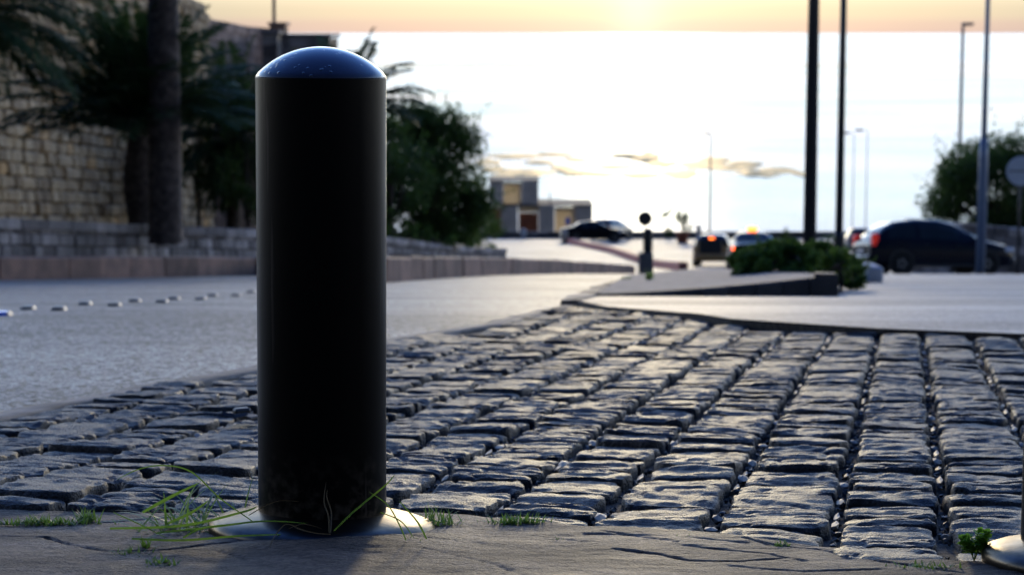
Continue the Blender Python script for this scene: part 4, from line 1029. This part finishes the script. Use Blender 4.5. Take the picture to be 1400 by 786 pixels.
# ------------------------------------------------------------------ posts, lamps, signs
m_dark = M('dark_post_paint', (.012, .012, .014), .5, (.02, .02, .022), 12, 3)
m_blue = M('galvanised_blue', (.16, .2, .28), .45, (.2, .25, .33), 8, 3, metal=.2)
m_lamp = M('lamp_grey', (.12, .12, .14), .5, (.16, .16, .18), 10, 2)
m_glass = M('lamp_glass', (.5, .45, .35), .2, (.55, .5, .4), 8, 2)
def lamp_post(u, y, r0, r1, h, label, mat, basebox=None, arm=None, head=True, group=None, dz=0.0):
    z = float(Z(y)) + dz; x = X(u, y); root = empty('street_lamp', (x, y, z)); tag(root, label, 'street lamp', group)
    a = MB(); a.tube([(0, 0, -.1), (0, 0, h)], [r0, r1], 16); a.build('pole', mat, root, True)
    if basebox: a = MB(); a.lathe([(basebox[0], 0), (basebox[0], basebox[1] * .85), (r0 * 1.1, basebox[1])], n=12); a.build('pole_base', mat, root, True)
    if arm is not None:
        ex = arm; a = MB(); a.tube([(0, 0, h - .03), (ex * .5, 0, h + .1), (ex, 0, h + .12)], r1 * .8, 8); a.build('arm', mat, root, True)
    else: ex = 0
    if head:
        a = MB(); a.box((ex + .12 * (1 if ex >= 0 else -1), 0, h + .1), (.6, .28, .13), 0, bev=.05); hd = a.build('lamp_head', m_lamp, root)
        a = MB(); a.box((ex + .12 * (1 if ex >= 0 else -1), 0, h + .025), (.42, .2, .05), 0, bev=.02); a.build('lens', m_glass, hd)
    return root
lamp_post(1106, 33, .112, .068, 9, 'thick black street lamp post rising out of the island bush', m_dark, arm=1.2)
lamp_post(1146, 60, .125, .085, 12, 'slim black street lamp post with a bulged base, right of the thick one', m_dark, basebox=(.17, 1.3), arm=1.2)
lamp_post(1340, 58, .10, .05, 12, 'blue grey steel lamp post standing in front of the dark car', m_blue, basebox=(.135, 3.9), arm=1.2)
lamp_post(1308, 100, .10, .075, -Z(100) + Zp(36, 100), 'thin street lamp whose head shows above the right tree', m_lamp, arm=.1)
lamp_post(970, 148, .085, .06, float(-Z(148)) + Zp(184, 148), 'thin pale street lamp on the seafront above the two cars', m_lamp, arm=-.2)
lamp_post(1183, 148, .04, .03, float(-Z(148)) + Zp(180, 148), 'right one of two faint thin lamps seen against the sea', m_lamp, arm=-.5)
lamp_post(1165, 152, .04, .03, float(-Z(150)) + Zp(182, 152), 'left one of two faint thin lamps seen against the sea', m_lamp, arm=-.5)
# round sign back at the right edge
y = 42; zc = Zp(234, y); x = X(1396, y, zc); root = empty('road_sign', (x, y, float(Z(y)))); hh = zc - float(Z(y))
tag(root, 'round pale grey back of a road sign cut by the right edge', 'road sign')
m_signback = M('sign_back', (.45, .5, .58), .45, (.5, .55, .62), 5, 3, metal=.3)
a = MB(); a.tube([(0, .04, -.1), (0, .04, hh + .25)], .03, 12); a.build('pole', m_dark, root, True)
a = MB(); a.lathe([(.30, -.006), (.305, 0), (.30, .008)], (0, 0, hh), 40, 'Y'); a.build('sign_disc', m_signback, root)
a = MB(); a.box((0, -.012, hh), (.5, .01, .03)); a.build('bracket', m_lamp, root)
# black round sign with bollard below
y = 60.5; x = X(884, y); zg = float(Z(y)); root = empty('keep_side_sign', (x, y, zg))
tag(root, 'small black round sign above a black bollard on a grey concrete base', 'road sign')
m_cbase = M('grey_concrete', (.12, .12, .12), .8, (.18, .18, .175), 8, 4)
px_ = lambda v: Zp(v, y) - zg
a = MB(); a.box((-.03, 0, px_(345) / 2 - .1), (.42, .4, px_(345) + .2), bev=.02); a.build('concrete_base', m_cbase, root)
a = MB(); a.lathe([(.13, px_(345)), (.145, px_(335)), (.15, px_(318)), (.13, px_(314)), (.06, px_(312))], (.03, 0, 0), 20); a.build('bollard_shaft', m_dark, root, True)
a = MB(); a.tube([(-.05, 0, px_(313)), (-.06, 0, px_(306))], .02, 8); a.build('stem', m_lamp, root)
a = MB(); a.lathe([(.215, -.01), (.22, 0), (.215, .01)], (-.06, 0, px_(299)), 32, 'Y'); a.build('sign_disc', m_dark, root)

# ------------------------------------------------------------------ red kerb median, far parapet, buildings
m_red = M('red_kerb_paint', (.36, .09, .08), .7, (.45, .13, .11), 2, 4)
RK = [(X(775, 136), 136), (X(830, 116), 116), (X(875, 98), 98), (X(905, 86), 86), (X(928, 76), 76)]
tag(kerb_run('kerb', RK, .32, m_red, .35, 1.5), kind='structure')
a = MB(); yv = 136; a.lathe([(.22, -.1), (.22, .7), (.17, .85), (.1, .9)], (X(772, yv), yv, float(Z(yv))), 14)
m_pale = M('pale_stone', (.3, .28, .25), .8, (.4, .37, .33), 4, 3)
tag(a.build('stone_post', m_pale, None, True), 'short pale stone post at the left end of the red kerb', 'post')
PW = [(X(300, 150), 150), (X(1700, 150), 150)]
pp = along(PW)
block_wall('sea_parapet', PW, c(-15.02), c(-14.5), .26, 1.2, m_wall_grey, .5, 'long low dark parapet between the seafront road and the sea', 'parapet', .01)

m_b1 = M('block_concrete', (.55, .46, .40), .9, (.72, .62, .54), .9, 5, bump=.4, bscale=3)
m_b2 = M('pale_plaster', (.85, .68, .42), .85, (.92, .8, .58), .7, 5)
m_rust = M('rust_door', (.42, .12, .05), .7, (.28, .08, .04), 1.2, 4)
m_roofd = M('roof_edge', (.05, .045, .04), .8, (.08, .07, .06), 2, 3)
yB = 172
m_b3 = M('translucent_sheet', (.75, .68, .56), .7, (.88, .82, .70), .9, 5); translucent(m_b3, .7, (.9, .84, .74)); translucent(m_b2, .5, (.9, .84, .74))
def bx(u0, u1, v0, v1, y, dep):     # box from its outline seen at distance y
    z0, z1 = Zp(v1, y), Zp(v0, y); x0, x1 = X(u0, y, z1), X(u1, y, z1)
    return ((x0 + x1) / 2, y + dep / 2, (z0 + z1) / 2), (x1 - x0, dep, z1 - z0)
def bpart(root, name, mat, u0, u1, v0, v1, y, dep, bev=.02):
    cc, sz = bx(u0, u1, v0, v1, y, dep); a = MB(); a.box((cc[0] - root.location[0], cc[1] - root.location[1], cc[2] - root.location[2]), sz, bev=bev)
    return a.build(name, mat, root)
root = empty('shore_building', (X(735, yB), yB, -19.5)); tag(root, 'long low concrete seafront building with rust brown doors, left of the parked dark car', 'building')
for nm, mt, u0, u1, v0, v1, dy in [('wall', m_b1, 640, 686, 282, 350, 0), ('rusty_door', m_rust, 671, 684.5, 286, 323, -.15), ('lintel', m_b2, 671, 685, 279, 285.5, -.2), ('wall', m_b1, 686.5, 708, 281.5, 350, .0),
                           ('rusty_door', m_rust, 709, 736, 291, 345, .3), ('lintel', m_b2, 708.5, 737, 281, 290.5, .1), ('wall', m_b1, 737.5, 758, 281.5, 350, -.1),
                           ('pale_panel', m_b3, 758.5, 786, 283, 340, .15), ('wall', m_b1, 786.5, 810, 283, 345, 0)]:
    bpart(root, nm, mt, u0, u1, v0, v1, yB + dy, 6 if mt is m_b1 else .1)
bpart(root, 'roof_edge', m_roofd, 684, 811, 280.3, 282, yB - .05, 6.1)
root2 = empty('shore_building', (X(702, yB + 1), yB + 1, -15)); tag(root2, 'upper concrete storey with a pale lit middle panel, beside the dark tree', 'building')
for nm, mt, u0, u1, v0, v1, dy in [('wall', m_b1, 669, 688, 249, 280, 0), ('pale_panel', m_b3, 688.5, 713, 249.5, 280, .1), ('wall', m_b1, 713.5, 736, 248.5, 280, -.1)]:
    bpart(root2, nm, mt, u0, u1, v0, v1, yB + 1 + dy, 5 if mt is m_b1 else .1)
bpart(root2, 'roof_edge', m_roofd, 667.5, 737, 247, 248.3, yB + .9, 5.1)
a = MB(); a.tube([(X(752, yB), yB + 1, Zp(282, yB)), (X(752, yB), yB + 1, Zp(265, yB))], .06, 6); tag(a.build('roof_aerial', m_lamp), 'thin short aerial on the low seafront building roof', 'aerial')
m_ls = M('sign_blue', (.03, .12, .6), .5, (.04, .15, .65), 4, 2)  # plain blue plate colour, no emission
yv = 148; a = MB(); root = empty('parking_sign', (X(776, yv), yv, float(Z(yv)))); tag(root, 'small blue sign on a post in front of the pale panel', 'sign')
a.tube([(0, 0, 0), (0, 0, 1.3)], .04, 8); a.build('pole', m_lamp, root)
a = MB(); a.box((0, -.05, 1.3), (.32, .04, .5), bev=.01); a.build('sign_plate', m_ls, root)
yv = 147; a = MB(); a.box((X(716, yv), yv, float(Z(yv)) + .45), (.4, .3, .6), bev=.06); tag(a.build('white_box', m_white), 'small white box against the parapet in front of the rust door', 'box')
# planters on the seafront
m_terra = M('terracotta', (.30, .09, .05), .8, (.36, .12, .07), 5, 3)
yv = 136; x = X(933, yv); z = float(Z(yv)); root = empty('planter', (x, yv, z)); tag(root, 'round terracotta planter on the seafront left of the two queueing cars', 'planter')
a = MB(); a.lathe([(.33, 0), (.42, .62), (.47, .64), (.47, .75), (.4, .75), (.38, .68)], n=24); a.build('pot', m_terra, root, True)
tree('potted_shrub', x, yv, z + .7, 1.3, 1.2, .1, 'round dark shrub growing in the terracotta planter', m_leaf, .12, 900, 16, 61, 'shrub', .05)
yv = 146; x = X(914, yv); tree('shrub', x, yv, float(Z(yv)), .8, .75, .1, 'small dark shrub on the seafront left of the terracotta planter', m_leaf, .12, 1200, 10, 62, 'shrub', .04)
x = X(911, yv + 1); root = empty('young_palm', (x, yv + 1, float(Z(147)))); tag(root, 'thin young tree with a few drooping leaves against the bright sea', 'tree')
a = MB(); a.tube([(0, 0, 0), (.03, 0, 1.0), (0, 0, 1.75)], [.05, .04, .03], 8); a.build('trunk', m_bark, root, True)
a = MB()
for (dx, dz, w_) in ((-.55, -.35, .13), (.35, .2, .12), (.55, .75, .12), (-.2, .35, .1), (.15, -.1, .1), (-.35, .05, .1)):
    a.tube([(0, 0, 1.7), (dx * .5, 0, 1.7 + dz * .4 + .12), (dx, 0, 1.7 + dz)], [.03, w_, .03], 6)
a.build('crown', m_leaf_g, root)
for (u, yv, w_, h_, lb) in [(955, 149, .35, 1.0, 'narrow grey stone pillar on the seafront left of the queueing cars')]:
    a = MB(); a.box((X(u, yv), yv, float(Z(yv)) + h_ / 2), (w_, w_, h_), bev=.03); tag(a.build('stone_pillar', m_b1), lb, 'pillar')
yv = 120; tree('bush', X(1076, yv), yv, float(Z(yv)) - .1, 1.0, 1.1, .1, 'small dark bush left of the thick black post, right of the cars', m_leaf, .1, 1500, 12, 63, 'bush', .03)

# ------------------------------------------------------------------ cars
m_glassc = M('car_glass', (.01, .016, .02), .15, (.015, .022, .028), 2, 2, spec=.3)
m_tyre = M('tyre', (.012, .012, .012), .8, (.02, .02, .02), 10, 2)
m_rim = M('rim_metal', (.25, .25, .26), .35, (.3, .3, .32), 10, 2, metal=.8)
m_trim = M('dark_trim', (.015, .015, .016), .6, (.02, .02, .02), 10, 2)
m_plate = M('number_plate', (.5, .5, .5), .5, (.55, .55, .55), 10, 2)
m_hl = M('headlight_glass', (.6, .62, .65), .1, (.7, .7, .7), 10, 2)
m_tl = M('tail_lens', (.5, .02, .015), .3, (.5, .02, .015)); m_tls = M('tail_lens_side_lit', (.8, .03, .02), .3, emit=(1, .04, .02), estr=.05)
m_tlon = M('tail_lens_lit', (.6, .05, .02), .3, emit=(1, .09, .015), estr=4)
m_brk = M('high_brake_light_lit', (.6, .05, .02), .3, emit=(1, .16, .02), estr=2.5)
SUVs = [(-2.27, .76, .45, .85, .90, .70), (-2.22, .85, .35, .98, 1.03, .76), (-2.08, .88, .30, 1.04, 1.16, .72), (-1.78, .90, .28, 1.08, 1.45, .66), (-1.45, .90, .27, 1.08, 1.60, .62), (-.8, .91, .25, 1.05, 1.68, .62), (-.1, .91, .25, 1.03, 1.67, .62),
        (.4, .91, .25, 1.01, 1.57, .62), (.85, .91, .25, 1.00, 1.32, .67), (1.25, .90, .25, .99, 1.09, .74), (1.5, .90, .26, .96, 1.03, .74), (2.0, .86, .28, .86, .92, .70), (2.22, .78, .32, .72, .78, .62), (2.28, .70, .40, .60, .64, .58)]
SEDs = [(-2.25, .70, .42, .78, .84, .64), (-2.2, .80, .34, .90, .97, .70), (-1.75, .86, .26, .95, 1.02, .70), (-1.4, .87, .25, .96, 1.12, .66), (-.95, .88, .24, .95, 1.38, .58), (-.3, .88, .22, .93, 1.45, .56),
        (.2, .88, .22, .92, 1.42, .56), (.75, .88, .22, .91, 1.12, .66), (1.05, .87, .23, .90, .98, .70), (1.6, .85, .25, .83, .89, .66), (2.15, .78, .30, .66, .72, .58), (2.25, .68, .38, .55, .6, .52)]
HATs = [(-1.95, .72, .42, .84, .9, .66), (-1.9, .82, .32, .98, 1.06, .70), (-1.78, .85, .27, 1.0, 1.30, .62), (-1.55, .86, .25, 1.0, 1.45, .58), (-.8, .87, .22, .97, 1.5, .57), (-.1, .87, .22, .95, 1.49, .57),
        (.4, .87, .22, .93, 1.38, .58), (1.0, .87, .23, .92, 1.02, .68), (1.5, .85, .25, .84, .90, .64), (1.85, .78, .30, .66, .72, .56), (1.93, .68, .38, .55, .6, .5)]
def car(name, stn, x, y, heading, paint, label, wheels, wr=.34, glass=m_glassc, lit_tail=(False, False), brake=False, roof_lamp=False, zoff=0, dark_gate=False, tailtall=False):
    zg = float(Z(y)) + zoff; e_ = .5; sl_ = (float(Z(y + e_)) - float(Z(y - e_))) / (2 * e_)
    root = empty(name, (x, y, zg - .005)); nrm = Vector((0, -sl_, 1)).normalized()
    root.rotation_mode = 'QUATERNION'; root.rotation_quaternion = nrm.rotation_difference(Vector((0, 0, 1))).inverted() @ Matrix.Rotation(heading, 4, 'Z').to_quaternion()
    tag(root, label, 'car')
    def sec(st):
        x_, w, zb, be, tp, g = st
        return [(w * .86, zb), (w * .985, zb + .12), (w, (zb + be) / 2 + .05), (w * .985, be - .06), (w * .955, be), (g + (w * .955 - g) * .45, be + (tp - be) * .55), (g, tp - (tp - be) * .12), (g - .14, tp), (0, tp + .015)]
    ring = lambda st: [(st[0], a_, b_) for a_, b_ in sec(st)] + [(st[0], -a_, b_) for a_, b_ in sec(st)[-2::-1]]
    # interpolate stations smoothly
    V = []; n = None; R_ = [ring(s2) for s2 in stn]; n = len(R_[0])
    for r_ in R_: V += r_
    Q = [(i * n + j, i * n + j + 1, (i + 1) * n + j + 1, (i + 1) * n + j) for i in range(len(stn) - 1) for j in range(n - 1)]
    Q += [((i) * n, (i + 1) * n, (i + 1) * n + n - 1, i * n + n - 1) for i in range(len(stn) - 1)]
    mb = MB(); mb.add(V, Q); mb.add(R_[0], [tuple(range(n))]); mb.add(R_[-1], [tuple(range(n))[::-1]])
    body = mb.build('body', paint, root, True)
    md = body.modifiers.new('edge', 'EDGE_SPLIT'); md.split_angle = R(38)
    # glass panels laid just outside the shell
    def panel(nm, i0, i1, j0, j1, inset=.06, off_=.008, par=root, mt=None, tlo=0.0, thi=1.0):
        for sgn in (1, -1) if j1 < 8 else (1,):
            mb = MB(); A0, A1 = sec(stn[i0]), sec(stn[i1]); x0_, x1_ = stn[i0][0], stn[i1][0]
            P = []
            seq = list(range(i0, i1 + 1))
            for i in seq:
                sc_ = sec(stn[i]); xx = stn[i][0]
                if i == i0: xx += inset
                if i == i1: xx -= inset
                lo_, hi_ = sc_[j0], sc_[j1]
                P.append(((xx, lo_[0], lo_[1]), (xx, sc_[(j0 + j1) // 2][0], sc_[(j0 + j1) // 2][1]), (xx, hi_[0], hi_[1])))
            V = []
            for a_ in P:
                lo_ = Vector(a_[0]).lerp(Vector(a_[1]), .15); hi_ = Vector(a_[2]).lerp(Vector(a_[1]), .15); mi = Vector(a_[1])
                for q in (lo_, mi, hi_): V.append((q.x, sgn * (q.y + off_), q.z))
            mb.add(V, [f if sgn > 0 else f[::-1] for k in range(len(P) - 1) for f in ((3 * k, 3 * k + 1, 3 * k + 4, 3 * k + 3)[::-1], (3 * k + 1, 3 * k + 2, 3 * k + 5, 3 * k + 4)[::-1])])
            mb.build(nm, mt or glass, par)
    def cross(nm, i0, i1, a=.1, b=.9, mt=None, off_=.012):
        mb = MB(); V = []
        for t_ in np.linspace(a, b, 5):
            f_ = t_ * (i1 - i0); i = min(i1 - 1, i0 + int(f_)); fr = f_ - (i - i0)
            s0_, s1_ = sec(stn[i]), sec(stn[i + 1]); x_ = stn[i][0] * (1 - fr) + stn[i + 1][0] * fr
            for j, sg in ((5, 1), (6, 1), (7, 1), (8, 1), (7, -1), (6, -1), (5, -1)):
                w_ = (s0_[j][0] * (1 - fr) + s1_[j][0] * fr) * .97; z_ = s0_[j][1] * (1 - fr) + s1_[j][1] * fr
                if j == 5: z_ = z_ * .5 + (s0_[6][1] * (1 - fr) + s1_[6][1] * fr) * .5
                V.append((x_ + (-off_ if x_ < 0 else off_), sg * w_, z_ + off_))
        Q_ = grid_quads(7, 5); mb.add(V, [tuple(int(k) for k in q) for q in Q_]); return mb.build(nm, mt or glass, root)
    tops = [s2[4] for s2 in stn]; im = int(np.argmax(tops))
    # cabin: stations where top is well above the belt
    cab = [i for i, s2 in enumerate(stn) if s2[4] - s2[3] > .28]
    i0, i1 = cab[0], cab[-1]; mid = (i0 + i1) // 2
    panel('rear_side_window', i0, mid, 4, 6); panel('front_side_window', mid, min(i1 + 0, len(stn) - 1), 4, 6)
    cross('windscreen', i1, i1 + 1, .1, .95); cross('rear_window', max(0, i0 - 1), i0 + (1 if stn[i0][4] < tops[im] - .15 else 0), .25, .95)
    W_ = max(s2[1] for s2 in stn)
    for wx_ in wheels:
        for sg in (-1, 1):
            a = MB(); a.lathe([(wr + .05, -.02), (wr + .05, .004)], (wx_, sg * (W_ + (.0 if sg > 0 else .0)), wr + .03), 24, 'Y'); a.build('wheel_arch', m_trim, root)
            wl = empty('wheel', (wx_, sg * (W_ - .08), wr)); wl.parent = root
            a = MB(); a.lathe([(wr * .62, -.1), (wr * .95, -.1), (wr, -.06), (wr, .06), (wr * .95, .1), (wr * .62, .1)], (0, 0, 0), 28, 'Y'); a.build('tyre', m_tyre, wl, False)
            a = MB(); a.lathe([(wr * .6, -.06), (wr * .62, .104 * 1)], (0, 0, 0), 20, 'Y')
            for k in range(5):
                an = k * 2 * math.pi / 5; a.box((math.cos(an) * wr * .3, sg * .108, math.sin(an) * wr * .3), (.07, .02, .07))
            a.build('rim', m_rim, wl)
    # lights
    r0_ = stn[1]; f0 = stn[-3]
    for k, sg in enumerate((1, -1)):
        a = MB(); zl = r0_[3] - .08; hh_ = .5 if tailtall else .2
        a.box((r0_[0] + .08, sg * (r0_[1] - .09), zl + (hh_ - .2) / 2), (.2, .2, hh_ * .8), bev=.04)
        a.build('tail_light', m_tlon if lit_tail[k] else (m_tls if tailtall else m_tl), root)
        a = MB(); a.box((f0[0] + .08, sg * (f0[1] - .10), f0[3] - .1), (.34, .2, .15), bev=.04); a.build('headlight', m_hl, root)
        a = MB(); cx_ = stn[i1][0] + .12; a.box((cx_, sg * (W_ + .08), stn[i1][3] + .08), (.12, .2, .14), bev=.04); a.build('wing_mirror', paint, root)
        for hx in (-.55, .45):
            a = MB(); a.box((hx, sg * (W_ + .006), stn[im][3] - .14), (.2, .03, .03), bev=.01); a.build('door_handle', m_trim, root)
        a = MB(); a.box(((wheels[0] + wheels[1]) / 2, sg * (W_ - .02), .3), (wheels[1] - wheels[0] - 2 * wr - .1, .08, .1), bev=.02); a.build('sill', m_trim, root)
    a = MB(); a.box((stn[0][0] + .02, 0, .5), (.2, stn[1][1] * 1.86, .26), bev=.06); a.build('rear_bumper', paint if not brake else paint, root)
    a = MB(); a.box((stn[-1][0] - .02, 0, .45), (.2, stn[-2][1] * 1.8, .24), bev=.06); a.build('front_bumper', paint, root)
    a = MB(); a.box((stn[0][0] - .03, 0, .74), (.03, .5, .12), bev=.005); a.build('number_plate', m_plate, root)
    if brake: a = MB(); a.box((stn[i0][0] - .02, 0, stn[i0][4] + .02), (.08, .26, .07), bev=.02); a.build('high_brake_light', m_brk, root)
    if dark_gate:
        a = MB(); a.box((stn[0][0] - .02, .05, .93), (.06, 1.0, .62), bev=.03); a.build('tailgate', m_trim, root)
    if roof_lamp: a = MB(); a.box((-.2, 0, tops[im] + .1), (.18, .38, .16), bev=.05); a.build('roof_lamp', m_brk, root)
    return root
p_navy = M('dark_navy_paint', (.006, .008, .016), .22, (.008, .01, .02), 2, 2, coat=.1, spec=.12)
p_black = M('black_car_paint', (.006, .006, .007), .25, (.008, .008, .009), 2, 2, spec=.08)
p_gold = M('pale_gold_paint', (.40, .24, .08), .3, (.44, .28, .1), 2, 2, coat=.6)
p_grey = M('dark_grey_paint', (.03, .032, .036), .3, (.04, .04, .045), 2, 2, coat=.6)
p_white = M('white_car_paint', (.30, .27, .26), .4, (.34, .31, .3), 2, 2, spec=.2)
y = 61.5; car('parked_car', SUVs, X(1275, y), y, R(11), p_navy, 'dark navy estate car side on at the right, behind the blue grey post', (-1.35, 1.35), .36, tailtall=True)
y = 75; car('queueing_car', SEDs, X(1028, y), y, R(86), p_black, 'dark saloon with its left tail light glowing, partly behind the island bush', (-1.3, 1.35), .32, lit_tail=(True, False), roof_lamp=True)
y = 94; car('queueing_car', HATs, X(977, y), y, R(80), p_gold, 'pale gold hatchback seen from behind with its high brake light glowing', (-1.2, 1.2), .31, brake=True, dark_gate=True)
y = 138; car('parked_car', SEDs, X(812, y), y, R(4), p_black, 'dark saloon parked side on by the sea parapet beside the low building', (-1.3, 1.35), .32)
y = 146; car('parked_car', HATs, X(836, y), y, R(60), p_grey, 'dark hatchback half hidden behind the dark saloon on the seafront', (-1.2, 1.2), .31)
y = 110; car('parked_car', HATs, X(1176, y), y, R(85), p_white, 'pale car almost hidden behind the rear of the dark estate car', (-1.2, 1.2), .31)
# wall right of the dark car
y = 66
block_wall('stone_wall', [(X(1235, 72), 72), (X(1500, 66), 66)], c(-9.2), c(-6.6), .3, .7, m_wall_grey, .5, 'dark stone retaining wall behind the dark estate car under the tree', 'wall', .015)
